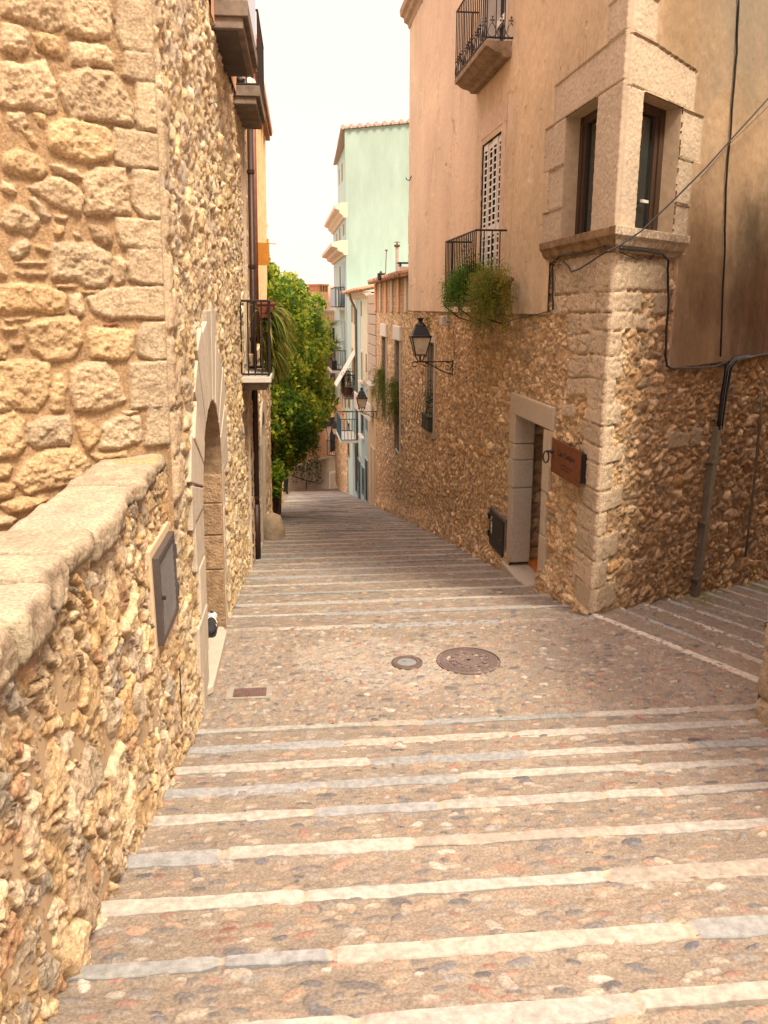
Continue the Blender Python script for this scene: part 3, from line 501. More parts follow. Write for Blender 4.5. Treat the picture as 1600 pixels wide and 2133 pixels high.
for k, l in enumerate([[(1175, 530), (1246, 522), (1246, 607), (1178, 612)], [(1154, 560), (1172, 558), (1174, 612), (1156, 614)], [(1185, 616), (1245, 607), (1245, 648), (1186, 650)], [(1157, 617), (1182, 615), (1183, 655), (1158, 656)], [(1186, 655), (1209, 654), (1211, 697), (1187, 699)], [(1213, 654), (1237, 653), (1238, 690), (1215, 692)], [(1190, 702), (1204, 700), (1203, 733), (1191, 734)], [(1206, 697), (1234, 694), (1230, 735), (1207, 738)], [(1190, 742), (1235, 740), (1236, 784), (1189, 786)], [(1186, 790), (1224, 788), (1224, 822), (1187, 825)], [(1176, 845), (1200, 842), (1202, 870), (1178, 868)]]):
    hf.poly(pxpoly(FR, l), .034, tint(QC, random.uniform(.88, 1.08)), .012, .006, .3, 1300 + 3 * k, 22)
fade = sst(0, .02, hf.U); hf.h *= fade
hf.keep = ~(((hf.U > DO0) & (hf.U < DO1) & (hf.V < DOZ) & (hf.V > -.62)) | ((hf.U > 2.3) & (hf.V > 3.5)) | (hf.V < zstreet(8.85 + hf.U) - .5))
hf.build('street_wall', M['rubble'], ch_)
sl0, sl1 = FR.uv(908, 800)[0], FR.uv(893, 800)[0]; slz0, slz1 = .60, 2.66
def Vf(U, T): zb = zstreet(8.85 + U) - .35; return zb + (3.5 - zb) * T
hf = HF(FR, np.array(spaced(5.18, 14.3, .02, .032)), np.linspace(0, 1, 235), Vf); hf.mortar((.48, .33, .20), .009, 131, .14); frbase(hf)
hf.keep = ~((hf.U > sl0) & (hf.U < sl1) & (hf.V > slz0) & (hf.V < slz1)); hf.build('street_wall', M['rubble'], ch_)
# alley face
hf = HF(FA, np.r_[np.arange(0, 1.5, .0165), np.arange(1.5, 10.2, .024)], np.arange(-2.3, 4.17, .019)); hf.mortar((.46, .32, .185), .010, 141, .2)
hf.masonry(.22, .13, .032, .055, 142, **RUB); ro_ = fbm(hf.U * 15, hf.V * 15, 143, 4, .65); hf.h += .010 * ro_; hf.col *= (1 + .2 * ro_)[..., None]; quoins(hf, FA, qr, .030)
for k, l in enumerate([[(1290, 533), (1386, 545), (1384, 607), (1290, 603)], [(1357, 610), (1385, 611), (1385, 656), (1359, 654)], [(1315, 655), (1345, 656), (1343, 688), (1315, 686)], [(1385, 899), (1430, 899), (1428, 930), (1385, 937)], [(1434, 892), (1457, 890), (1455, 928), (1434, 930)]]):
    hf.poly(pxpoly(FA, l), .034, tint(QC, random.uniform(.88, 1.05)), .012, .006, .3, 1400 + 3 * k, 22)
fade = sst(0, .02, hf.U); hf.h *= fade
hf.keep = ~(((hf.U > 1.62) & (hf.V > 2.85)) | (hf.V < -.18 * hf.U - .45)); hf.build('alley_wall', M['rubble'], ch_)
# stucco, with the stone surround of the corner window laid into it
WZ0, WZ1 = 4.27, 5.68; SH0, SH1, SHZ0, SHZ1 = 4.74, 5.96, 3.62, 6.1; UD0, UD1, UDZ1 = 4.75, 6.15, 9.6
us = np.r_[np.arange(0, 2.6, .0085), np.arange(2.6, 14.31, .026)]; hf = HF(FR, us, np.r_[np.arange(3.37, 4.0, .0145), np.arange(4.0, 6.6, .009), np.arange(6.6, 6.7, .0145), np.arange(6.7, 10.45, .03)])
hf.mortar((.57, .43, .275), .004, 151, .12); hf.h += .052
far = sst(6.1, 6.7, hf.U + .12 * fbm(hf.U, hf.V * 1.3, 152)); hf.col = mix(hf.col, np.array((.66, .50, .36)), far[..., None] * .85)
bl = fbm(hf.U * .9, hf.V * .9, 153, 5); hf.col *= (1 + .16 * bl)[..., None]
stk = fbm(hf.U * 6, hf.V * .35, 154, 3) * sst(7.2, 5, hf.V) * (1 - far * .7); hf.col *= (1 - .20 * np.clip(stk, 0, 1))[..., None]
pe = sst(.40, .46, fbm(hf.U * 1.6, hf.V * 1.1, 155, 5) + .34 * sst(13.2, 14.2, hf.U)); hf.h -= .012 * pe; hf.col = mix(hf.col, np.array((.62, .50, .36)), pe[..., None] * .8)
pk = sst(.5, .55, fbm(hf.U * 7, hf.V * 4, 156, 3)) * sst(7, 6, hf.U); hf.h -= .008 * pk; hf.col = mix(hf.col, np.array((.52, .36, .22)), pk[..., None] * .6)
ck_ = np.abs(fbm(hf.U * 1.1 + .3 * fbm(hf.U * 5, hf.V * 5, 158, 3), hf.V * .8, 157, 3)); cr_ = sst(.012, .004, ck_) * sst(.1, .3, fbm(hf.U * .6, hf.V * .6, 159, 2)); hf.h -= .006 * cr_; hf.col *= (1 - .35 * cr_)[..., None]
dr2 = np.clip(fbm(hf.U * 5, hf.V * .3, 160, 4), 0, 1); hf.col *= (1 - .22 * dr2 * sst(.3, -.3, fbm(hf.U * .8, hf.V * .5, 161)))[..., None]
def surround(hf, polys, sd):
    for k, P in enumerate(polys):
        hf.poly(P, .028, tint((.48, .385, .28), random.uniform(.95, 1.05)), .016, .002, .22, sd + 3 * k, 30)
surround(hf, [[(-.05, 5.69), (2.17, 5.69), (2.17, 6.13), (-.05, 6.13)], [(-.05, 6.14), (.50, 6.14), (.50, 6.5), (-.05, 6.5)], [(-.05, 6.51), (.27, 6.51), (.27, 7.1), (-.05, 7.1)], [(-.05, 4.2), (.70, 4.2), (.70, 5.685), (-.05, 5.685)], [(1.74, 5.16), (2.5, 5.16), (2.5, 5.685), (1.74, 5.685)], [(1.74, 4.66), (2.27, 4.66), (2.27, 5.15), (1.74, 5.15)], [(1.74, 4.16), (2.45, 4.16), (2.45, 4.65), (1.74, 4.65)]], 1500)
fade = sst(0, .015, hf.U); hf.h *= fade
hf.keep = ~(((hf.U > .7) & (hf.U < 1.74) & (hf.V > WZ0 - .1) & (hf.V < WZ1)) | ((hf.U < 2.06) & (hf.V < 4.1)) | ((hf.U > SH0) & (hf.U < SH1) & (hf.V > SHZ0) & (hf.V < SHZ1)) | ((hf.U > UD0) & (hf.U < UD1) & (hf.V > 7.25) & (hf.V < UDZ1)))
hf.build('street_stucco', M['stucco'], ch_)
hf = HF(FA, np.r_[np.arange(0, 2.2, .0085), np.arange(2.2, 10.2, .03)], np.r_[np.arange(2.74, 4.0, .0145), np.arange(4.0, 6.6, .009), np.arange(6.6, 6.7, .0145), np.arange(6.7, 10.45, .03)])
hf.mortar((.37, .26, .16), .005, 161, .14); hf.h += .052
nA = fbm(hf.U * .8, hf.V * .8, 162, 6, .6); hf.col *= (1 + .28 * nA)[..., None]
def spot(px, py, ru, rv, k, c, sd):
    u0, z0 = FA.uv(px, py); d = ((hf.U - u0) / ru) ** 2 + ((hf.V - z0) / rv) ** 2; s = sst(1.0, 0, d * .55 + .55 * (.5 - .5 * fbm(hf.U * 2.4, hf.V * 2.0, sd, 5, .65)) * 1.6 - .25); hf.col = mix(hf.col, np.array(c), (s * k)[..., None])
spot(1450, 590, .9, .9, .8, (.17, .095, .04), 1); spot(1570, 560, 1.1, 1.4, 1.0, (.10, .07, .035), 2); spot(1560, 60, 1.8, 1.1, .8, (.20, .17, .12), 3); spot(1430, 480, .5, .6, .6, (.2, .12, .06), 4); spot(1590, 650, 1.4, .9, .85, (.2, .10, .045), 5); spot(1430, 60, .8, .9, .7, (.25, .17, .09), 6); spot(1550, 300, .9, .8, .3, (.33, .20, .1), 7); spot(1440, 720, .7, .3, .4, (.25, .14, .06), 8)
dr_ = fbm(hf.U * 7, hf.V * .5, 163, 4); hf.col *= (1 - .35 * np.clip(dr_, 0, 1) * sst(5.5, 3.2, hf.V))[..., None]
surround(hf, [[(-.05, 5.64), (1.57, 5.62), (1.57, 6.04), (.5, 6.10), (-.05, 6.10)], [(-.05, 6.12), (.5, 6.12), (.5, 6.5), (-.05, 6.5)], [(-.05, 6.52), (.22, 6.52), (.22, 7.1), (-.05, 7.1)], [(-.05, 4.2), (.335, 4.2), (.335, 5.63), (-.05, 5.63)], [(1.275, 5.11), (1.85, 5.11), (1.85, 5.61), (1.275, 5.61)], [(1.275, 4.62), (1.67, 4.62), (1.67, 5.1), (1.275, 5.1)], [(1.275, 4.08), (1.66, 4.08), (1.66, 4.61), (1.275, 4.61)]], 1600)
fade = sst(0, .015, hf.U); hf.h *= fade
hf.keep = ~(((hf.U > .335) & (hf.U < 1.275) & (hf.V > WZ0 - .1) & (hf.V < 5.62)) | ((hf.U < 1.46) & (hf.V < 4.1)))
hf.build('alley_stucco', M['stucco'], ch_)
mb = MB(); mb.fbox(FA, 1.45, 1.475, -.02, .05, 2.75, 4.12); mb.fbox(FA, 1.46, 10, -.02, .045, 2.735, 2.765); mb.fbox(FR, 2.06, 14.3, -.02, .045, 3.365, 3.395); mb.build('stucco_edge', pm('stucco_edge', (.50, .34, .22), .95), ch_)
# corner window
wn = MB(); 
for F, u0, u1, z1 in ((FR, .7, 1.74, 5.68), (FA, .335, 1.275, 5.62)):
    wn.fbox(F, u1 - .004, u1 + .16, -.34, .03, WZ0 - .05, z1); wn.fbox(F, u0, u1 + .16, -.34, .02, z1 - .004, z1 + .2)
win = wn.build('window_reveal', pm('reveal_stone', (.48, .36, .24), .9, 0, .2, 10, .5), ch_)
mb = MB(); mb.add([FR.p(0, -.01, z) for z in (4.2, 5.7)] + [FR.p(.695, -.01, z) for z in (4.2, 5.7)] + [FR.p(.66, -.3, z) for z in (4.2, 5.7)] + [FA.p(.33, -.01, z) for z in (4.2, 5.7)], [(0, 2, 3, 1), (2, 4, 5, 3), (4, 6, 7, 5), (6, 0, 1, 7), (0, 6, 4, 2), (1, 3, 5, 7)]); mb.build('pillar', M['paleblock'], win)
mb = MB()
for F, u0, u1, z1 in ((FR, .6, 1.74, 5.68), (FA, .40, 1.275, 5.62)):
    a = u1 - .12 if F is FA else u1 - .1
    mb.fbox(F, a, u1, -.22, -.15, WZ0, z1); mb.fbox(F, u0, u1, -.219, -.155, z1 - .1, z1); mb.fbox(F, u0, u1, -.219, -.155, WZ0 - .02, WZ0 + .06); mb.fbox(F, a - .09, a - .012, -.215, -.165, WZ0, z1 - .1)
mb.build('frame', M['darkwood'], win)
mb = MB(); mb.fbox(FA, .40, 1.2, -.215, -.20, WZ0, 5.6); mb.build('pane', M['darkglass'], win); mb = MB(); mb.fbox(FR, .62, 1.7, -.215, -.20, WZ0, 5.65); mb.build('pane', M['darkglass'], win)
mb = MB(); mb.fbox(FA, .80, .95, -.16, -.13, 4.60, 4.63); mb.build('handle', M['white'], win)
mb = MB(); pr = [(-.35, 4.02), (.04, 4.02), (.055, 4.06), (.10, 4.09), (.125, 4.15), (.155, 4.18), (.16, 4.265), (-.35, 4.265)]
k_ = 1 / math.tan(math.radians(48.5) / 2)
mb.sweep(FR, pr, 0, 2.2, -k_ * .98, 0); si = mb.build('window_sill', pm('mossy_sill_stone', (.27, .175, .09), .9, 0, .4, 7, .6, 40, .012, (.10, .055, .022)), ch_, .006)
mb = MB(); mb.sweep(FA, pr, 0, 1.5, -k_ * .98, 0); mb.build('window_sill', pm('flaking_sill_stone', (.56, .47, .36), .9, 0, .3, 16, .8, 40, .016, (.26, .18, .10)), ch_, .006)
# doorway
dz = [FR.uv(1077, v)[1] for v in (859, 924, 959, 1019, 1182)]
d_ = thing('stone_doorway', 'pale stone framed doorway with an orange floor, left of the rusty sign', 'doorway', FR.p(2.7, 0, -.4))
for k in range(4): mb = MB(); mb.fbox(FR, 3.38, 3.68 - .06 * (k % 2), -.27, .055 - .006 * (k % 2), dz[k + 1] + .004, dz[k] - .004); mb.build('jamb', M['greyblock'] if k > 1 else M['paleblock'], d_, .014)
for k, (a, b) in enumerate([(-.62, .42), (.43, 1.03), (1.04, 1.875)]): mb = MB(); mb.fbox(FR, 1.70 + .07 * (k % 2), 1.98, -.27, .056 - .006 * (k % 2), a, b); mb.build('jamb', M['paleblock'], d_, .014)
mb = MB(); mb.fbox(FR, 1.62, 3.66, -.27, .06, 1.888, 2.2); mb.build('lintel', M['paleblock'], d_, .018)
mb = MB(); mb.fbox(FR, 1.9, 2.62, -.3, .10, -1.0, -.47); mb.fbox(FR, 2.63, 3.70, -.3, .11, -1.1, -.50); mb.build('threshold', M['greyblock'], d_, .03)
mb = MB(); mb.fbox(FR, 1.8, 3.9, -1.25, -.26, -1.0, -.44); mb.build('floor', M['orangefloor'], d_)
FI = Frame(FR.p(3.60, -.26, 0), -FR.n, -FR.d); hf = HF(FI, np.arange(0, 1.0, .03), np.arange(-.5, 2.4, .03)); hf.mortar((.36, .25, .15), .01, 171); hf.rubble(.4, .22, .05, .05, 172, PAL_R, .15, .3, .3, .2); hf.build('inner_wall', M['rubble'], d_)
mb = MB(); mb.fbox(FR, 1.75, 3.7, -1.25, -1.2, -.5, 2.4); mb.fbox(FR, 1.72, 1.8, -1.2, -.28, -.5, 2.4); mb.fbox(FR, 1.72, 3.8, -1.25, -.28, 2.2, 2.4); mb.build('inner_wall', pm('inner_plaster', (.20, .14, .09), .9), d_)
# shuttered window and upper door
def shutter(parent, F, u0, u1, h, z0, z1, zm, mat, yaw=0):
    mb = MB(); w_ = .048
    for a in (u0, u1 - w_): mb.fbox(F, a, a + w_, h, h + .016, z0, z1)
    for a, b in ((z0, z0 + .12), (zm, zm + .16), (z1 - .1, z1)): mb.fbox(F, u0 + w_, u1 - w_, h + .002, h + .014, a, b)
    for za, zb in ((z0 + .12, zm), (zm + .16, z1 - .1)):
        n = int((zb - za) / .105)
        for k in range(n):
            z = za + (k + .5) * (zb - za) / n
            mb.hexa([F.p(u0 + w_, h + .002, z + .014), F.p(u0 + w_, h + .012, z - .008), F.p(u1 - w_, h + .012, z - .008), F.p(u1 - w_, h + .002, z + .014), F.p(u0 + w_, h + .002, z + .022), F.p(u0 + w_, h + .012, z + .000), F.p(u1 - w_, h + .012, z + .000), F.p(u1 - w_, h + .002, z + .022)])
    return mb.build('shutter', mat, parent)
wd = MB(); wd.fbox(FR, SH0 - .02, SH1 + .02, -.4, -.3, SHZ0, SHZ1 + .05); wd.fbox(FR, SH0 - .06, SH0, -.3, .045, SHZ0, SHZ1 + .02); wd.fbox(FR, SH1, SH1 + .06, -.3, .045, SHZ0, SHZ1 + .02); wd.fbox(FR, SH0 - .06, SH1 + .06, -.3, .045, SHZ1, SHZ1 + .1)
wo = wd.build('window', M['dark'], ch_)
mb = MB(); mb.fbox(FR, SH0, SH1, -.04, -.012, SHZ0, SHZ1); mb.build('backing', M['dark'], wo)  # black sheet just behind the slats, painting the unlit gaps between them
for k in range(4): w4 = (SH1 - SH0) / 4; shutter(wo, FR, SH0 + k * w4 + .005, SH0 + (k + 1) * w4 - .005, .0 + .012 * (k % 2), SHZ0, SHZ1 - .01, 4.62, M['white'])
mb = MB(); mb.fbox(FR, SH0 - .3, SH1 + .28, .03, .058, SHZ1 + .1, SHZ1 + .42); mb.fbox(FR, SH0 - .28, SH0 - .06, .03, .057, SHZ0, SHZ1 + .101); mb.fbox(FR, SH1 + .06, SH1 + .25, .03, .057, SHZ0, SHZ1 + .101); mb.build('trim', pm('pale_plaster_trim', (.60, .44, .32), .95), wo)
wd = MB(); wd.fbox(FR, UD0, UD1, -.3, -.2, 7.25, UDZ1); wo = wd.build('window', M['dark'], ch_)
mb = MB()
for a in (UD0 + .02, (UD0 + UD1) / 2 - .06, UD1 - .14): mb.fbox(FR, a, a + .12, -.2, -.14, 7.25, UDZ1)
for z in (7.25, 7.9, 8.9): mb.fbox(FR, UD0 + .14, UD1 - .14, -.199, -.145, z, z + .1)
mb.build('frame', M['white'], wo)
for a, b in ((UD0 - .2, UD0), (UD1, UD1 + .2)): mb = MB(); mb.fbox(FR, a, b, -.2, .06, 7.25, UDZ1); mb.build('trim', M['slabpale'], wo)
# balconies
def railing(F, u0, u1, h, z0, z1, sp=.11, r=.009, sides=(1, 1), mid=None, h0=0.0):
    mb = MB()
    def bar(a, b, rr=r): mb.tube([a, b], rr, 5)
    n = int((u1 - u0) / sp)
    for k in range(n + 1): u = u0 + (u1 - u0) * k / n; bar(F.p(u, h, z0), F.p(u, h, z1))
    ns = max(2, int((h - h0) / sp))
    for s, u in zip(sides, (u0, u1)):
        if not s: continue
        for k in range(ns): hh = h0 + .03 + (h - h0 - .03) * k / ns; bar(F.p(u, hh, z0), F.p(u, hh, z1))
        for z in (z0 + .02, z1): bar(F.p(u, h0 - .04, z), F.p(u, h, z), r * 1.6)
        if mid: bar(F.p(u, h0, mid), F.p(u, h, mid))
    for z in (z0 + .02, z1): bar(F.p(u0, h, z), F.p(u1, h, z), r * 1.6)
    if mid: bar(F.p(u0, h, mid), F.p(u1, h, mid))
    return mb
def loops(mb, F, pts, z, s):   # drop-shaped iron ornaments with a finial; pts give (u, h, du, dh)
    for u, h, du, dh in pts:
        P = []
        for k in range(17):
            a = 2 * math.pi * k / 16; x = math.sin(a) * s * .5 * (1 if math.cos(a) < 0 else .55 + .45 * (1 - math.cos(a)) ** 1); zz = z + s * .55 - math.cos(a + math.pi) * s * .0 - (-math.cos(a)) * 0
            zz = z + s * .5 + (.5 * s * -math.cos(a + math.pi) if False else s * (.9 if math.cos(a) > 0 else .5) * math.cos(a)); P.append(F.p(u + du * x, h + dh * x, zz))
        mb.tube(P, .006, 4, False); t = z + s * 1.4; mb.tube([F.p(u, h, t), F.p(u, h, t + s * .55)], .006, 4)
        for a, zz in ((-.16, .28), (.16, .28), (0, .62)): q = F.p(u + du * s * a, h + dh * s * a, t + s * zz); mb.lathe([(.0, -.018), (.016, 0), (.0, .018)], 6, q)
ub = MB(); pr = [(-.05, 7.02), (.16, 7.02), (.20, 7.07), (.30, 7.09), (.37, 7.13), (.40, 7.155), (.44, 7.16), (.45, 7.235), (-.05, 7.235)]
ub.sweep(FR, pr, 4.3, 6.5, .0, .0); bo = ub.build('balcony', pm('corbelled_balcony_stone', (.30, .21, .14), .9, 0, .45, 6, .7, 35, .014), ch_, .008); bo['label'] = 'upper balcony with drop shaped iron ornaments'
mb = railing(FR, 4.3, 6.5, .43, 7.25, 8.28, .125, .009, (1, 1), None); sp = .146
loops(mb, FR, [(4.3 + .16 * (k + .5), .435, 1, 0) for k in range(14)] + [(4.3, .07 + .14 * k, 0, 1) for k in range(3)], 7.28, .13); mb.build('railing', M['iron'], bo)
lu1 = FR.uv(930, 508, .52)[0]
mb = MB(); mb.fbox(FR, 4.2, lu1, -.02, .55, 3.47, 3.54); bo = mb.build('balcony', pm('thin_balcony_slab', (.16, .10, .06), .85, 0, .4), ch_, .006); bo['label'] = 'lower balcony in front of white louvred shutters'
railing(FR, 4.22, lu1, .53, 3.55, 4.6, .13, .010, (1, 1)).build('railing', M['iron'], bo)
for u in (4.5, 5.6, 6.7): mb = MB(); mb.tube([FR.p(u, 0, 3.2), FR.p(u, .25, 3.28), FR.p(u, .5, 3.47)], .012, 5); mb.build('bracket', M['iron'], bo)
# eaves and roof
mb = MB(); mb.sweep(FR, [(-.1, 10.32), (.06, 10.32), (.10, 10.42), (.18, 10.46), (.20, 10.56), (.28, 10.60), (.30, 10.72), (-.1, 10.72)], 0, 14.36, -k_, 0); mb.sweep(FA, [(-.1, 10.32), (.06, 10.32), (.10, 10.42), (.18, 10.46), (.20, 10.56), (.28, 10.60), (.30, 10.72), (-.1, 10.72)], 0, 10.2, -k_, 0); mb.build('cornice', pm('eave_stone', (.40, .29, .20), .9, 0, .3, 8, .5), ch_)
a, b, c = FR.p(0, .3, 0), FR.p(14.36, .3, 0), FA.p(10.2, .3, 0); mb = MB(); m_ = (a + b + c) / 3
mb.add([(*a[:2], 10.73), (*b[:2], 10.73), (*c[:2], 10.73), (m_[0], m_[1], 12.3)], [(0, 1, 3), (1, 2, 3), (2, 0, 3)]); rf = mb.build('roof', M['tile'], ch_)
mb = MB(); q = [FR.p(14.28, 0, 0), FA.p(10.2, 0, 0)]
mb.add([(q[0][0], q[0][1], -4), (q[1][0], q[1][1], -4), (q[1][0], q[1][1], 10.7), (q[0][0], q[0][1], 10.7), (q[0][0] + .4, q[0][1], -4), (q[0][0] + .4, q[0][1], 10.7)], [(4, 1, 2, 5), (0, 4, 5, 3)]); mb.build('back_wall', M['peach'], ch_)
# slit window with cage grille
sw = MB(); sw.fbox(FR, sl0 - .1, sl1 + .1, -.32, -.25, slz0 - .05, slz1 + .05); so_ = sw.build('window', M['dark'], ch_)
mb = MB(); mb.fbox(FR, sl0 - .14, sl0, -.25, .062, slz0 - .12, slz1 + .12); mb.fbox(FR, sl1, sl1 + .1, -.25, .06, slz0, slz1 + .1); mb.fbox(FR, sl0 - .001, sl1 + .001, -.25, .058, slz1, slz1 + .2); mb.fbox(FR, sl0 - .001, sl1 + .1, -.25, .09, slz0 - .14, slz0); mb.build('frame', M['paleblock'], so_, .01)
mb = MB(); cz0 = slz0 + .0; cz1 = slz1 - .02
for k in range(5): u = sl0 + (sl1 - sl0 + .5) * k / 4; mb.tube([FR.p(u, .05, cz1), FR.p(u, .06, cz0 + .8), FR.p(u, .22, cz0 + .6), FR.p(u, .26, cz0 + .1), FR.p(u, .05, cz0)], .007, 4)
for z, h in [(cz0 + .1, .26), (cz0 + .35, .24), (cz0 + .6, .22), (cz0 + .8, .07), (cz0 + 1.1, .06), (cz0 + 1.4, .06), (cz0 + 1.7, .06), (cz0 + 2.0, .055)]: mb.tube([FR.p(sl0, h, z), FR.p(sl1 + .5, h, z)], .006, 4)
for z, h in [(cz0 + .1, .26), (cz0 + .35, .24), (cz0 + .6, .22)]: mb.tube([FR.p(sl0, 0, z), FR.p(sl0, h, z)], .006, 4)
mb.build('grille', M['iron'], so_)
# the wall of the house on the right edge of the frame
rh = thing('right_house', 'rubble stone house corner just showing at the right edge beside the steps', 'house', (6, 4, 0))
FQ = Frame((3.74, 5.98, 0), (.03, -1, 0), (-1, -.03, 0)); hf = HF(FQ, np.arange(0, 7.6, .03), np.arange(-.4, 4.3, .022)); hf.mortar((.46, .33, .2), .01, 181); hf.rubble(.26, .2, .05, .06, 182, PAL_P, .2, .4, .5, .3); hf.h += .05 * sst(1.5, 0, hf.V)
for k in range(11): hf.poly([(-.05, .42 * k - .1), (.3 + .2 * (k % 2), .42 * k - .1), (.3 + .2 * (k % 2), .42 * k + .31), (-.05, .42 * k + .31)], .05, tint(LQ, .85), .06, .012, .6, 1700 + k)
hf.build('street_wall', M['bigstone'], rh)
FQ2 = Frame((3.74, 5.98, 0), D2, (-D2[1], D2[0], 0)); hf = HF(FQ2, np.arange(0, 11, .05), np.arange(-2.5, 8.2, .05)); hf.mortar((.40, .28, .17), .01, 183); hf.rubble(.26, .2, .05, .06, 184, PAL_R, .2, .4, .5, .3); hf.keep = (hf.V < 4.3) | (hf.U > 1.6); hf.build('alley_wall', M['rubble'], rh)  # taller part past the corner is unseen, added to shade the alley
mb = MB(); e = FQ2.p(1.6, 0, 0); g_ = FQ2.p(11, 0, 0); f_ = FQ.p(7.6, 0, 0)
mb.add([(3.74, 5.98, 4.28), (*e[:2], 4.28), (12, 3.2, 4.28), (13, -1.5, 4.28), (*f_[:2], 4.28), (*e[:2], 8.2), (*g_[:2], 8.2), (17, 8, 8.2), (12, 3.2, 8.2), (*g_[:2], -2), (17, 8, -2), (12, 3.2, -2), (13, -1.5, -2), (*f_[:2], -2)], [(0, 1, 2, 3, 4), (5, 6, 7, 8), (1, 5, 8, 2), (6, 9, 10, 7), (7, 10, 11, 8), (2, 11, 12, 3), (3, 12, 13, 4)]); mb.build('roof', M['tile'], rh)
# ------------------------------------------------------------------ left balconies, pipes, second house, vine
def slab_balcony(parent, F, u0, u1, pr, z0, z1, name, mat, label):
    mb = MB(); mb.fbox(F, u0, u1, -.02, pr, z0 + (z1 - z0) * .42, z1); mb.fbox(F, u0 + .03, u1 - .03, -.02, pr - .05, z0, z0 + (z1 - z0) * .42 + .001)
    o = mb.build(name, mat, parent, .008); o['label'] = label; return o
y1n, y1f = 9.28, 11.15
lx = .38
b1 = slab_balcony(house, FL, y1n, y1f, lx, 6.17, 6.42, 'balcony', M['concrete'], 'upper balcony with dark soffit and blue glass panel')
mb = MB(); mb.fbox(FL, y1n + .1, y1f - .12, 0, lx - .12, 6.155, 6.172); mb.build('soffit', M['soffit'], b1)
mb = MB(); mb.fbox(FL, y1n + .02, y1f - .02, lx - .03, lx - .015, 6.46, 7.4); mb.build('glass_panel', M['blueglass'], b1)
mb = MB()
for u in (y1n + .03, (y1n + y1f) / 2, y1f - .03): mb.tube([FL.p(u, lx - .06, 6.42), FL.p(u, lx - .06, 7.45)], .016, 6)
mb.tube([FL.p(y1n + .02, lx - .06, 7.45), FL.p(y1f - .02, lx - .06, 7.45)], .018, 6); mb.tube([FL.p(y1n + .03, .02, 7.45), FL.p(y1n + .03, lx - .06, 7.45)], .018, 6)
for k in range(4): mb.tube([FL.p(y1n + .03, .05 + .07 * k, 6.42), FL.p(y1n + .03, .05 + .07 * k, 7.45)], .008, 5)
mb.build('railing', M['iron'], b1)
y2n, y2f = 12.06, 13.75
b2 = slab_balcony(house, FL, y2n, y2f, .36, 6.08, 6.30, 'balcony', M['concrete'], 'second balcony with a black pot and white bag')
railing(FL, y2n + .02, y2f - .02, .34, 6.30, 7.2, .12, .010, (1, 1), 6.46).build('railing', M['iron'], b2)
pot = thing('plant_pot', 'black round pot with a red stake on the second upper balcony', 'pot', FL.p(y2n + .15, .08, 6.30))
mb = MB(); mb.lathe([(.05, 0), (.075, .05), (.085, .10), (.06, .115), (.03, .13), (.03, .15), (.0, .15)], 14, FL.p(y2n + .15, .09, 6.30)); mb.build('bowl', M['black'], pot, smooth=True)
mb = MB(); mb.tube([FL.p(y2n + .15, .09, 6.42), FL.p(y2n + .16, .08, 7.0)], .014, 6); mb.build('stake', pm('red_plastic', (.6, .02, .02), .4), pot)
mb = MB(); c = FL.p(y2n + .2, .22, 6.30); r_ = np.random.default_rng(4)
prof = []
for k in range(7):
    a = k / 6; 
    for q in range(10): w_ = 2 * math.pi * q / 10; rr = .11 * math.sqrt(max(0, 1 - a ** 2)) * (1 + .25 * r_.uniform(-1, 1)); mb.v.append((c[0] + rr * math.cos(w_) * .9, c[1] + rr * math.sin(w_), c[2] + .15 * a))
for k in range(6):
    for q in range(10): mb.f.append((k * 10 + q, k * 10 + (q + 1) % 10, k * 10 + 10 + (q + 1) % 10, k * 10 + 10 + q))
tag(mb.build('cloth_bag', M['white'], None, 0, True), 'crumpled white bag beside the black pot on the upper balcony', 'bag')
# pale strip, pipes
mb = MB(); mb.fbox(FL, 13.55, 13.75, -.02, .05, -1.2, 6.1); mb.fbox(FL, 13.2, 13.3, -.02, .035, 2.6, 6.1); mb.build('wall_strip', pm('pale_render_strip', (.56, .45, .34), .95, 0, .2, 6), house)
pipe = thing('drainpipe', 'long dark brown drainpipe running down the left wall to the steps', 'drainpipe', FL.p(14.75, .06, -1.1))
mb = MB(); mb.tube([FL.p(14.75, .07, 6.3), FL.p(14.75, .07, 2.0), FL.p(14.75, .075, -1.12)], .052, 10); mb.build('tube', M['pipe'], pipe, smooth=True)
for z in (5.6, 4.1, 2.9, 1.0, .1, -.9): mb = MB(); mb.tube([FL.p(14.75, .07, z), FL.p(14.75, .07, z + .06)], .062, 10); mb.tube([FL.p(14.75, .0, z + .03), FL.p(14.75, .07, z + .03)], .012, 5); mb.build('clamp', M['pipe'], pipe)
mb = MB(); mb.tube([FL.p(14.75, .07, -1.12), FL.p(14.75, .07, .0)], .066, 10); mb.build('shoe_pipe', M['pipe'], pipe, smooth=True)
# second house
oh = thing('ochre_house', 'house with bright ochre upper wall and tiled eave, far left behind the drainpipes', 'house', (-3, 18, 0))
hf = HF(FL, np.arange(14.28, 22.7, .04), np.arange(-3.2, 2.6, .035)); hf.mortar((.52, .38, .26), .01, 191, .14); hf.rubble(.24, .16, .045, .05, 192, PAL_L, .2, .4, .4, .4); pl = sst(0, .15, fbm(hf.U * .8, hf.V * .8, 193)); hf.h = mix(hf.h, hf.h * .3 + .03, pl); hf.col = mix(hf.col, np.array((.50, .36, .24)), pl[..., None] * .7)
a0 = 17.9; hf.keep = ~(((np.abs(hf.U - a0) < .6) & (hf.V < .7)) | (np.hypot(hf.U - a0, hf.V - .7) < .6)); hf.build('lower_wall', M['rubble'], oh)
mb = MB(); mb.fbox(FL, a0 - .7, a0 + .7, -.45, -.35, -2, 1.5); dr = mb.build('door', M['dark'], oh)
mb = MB()
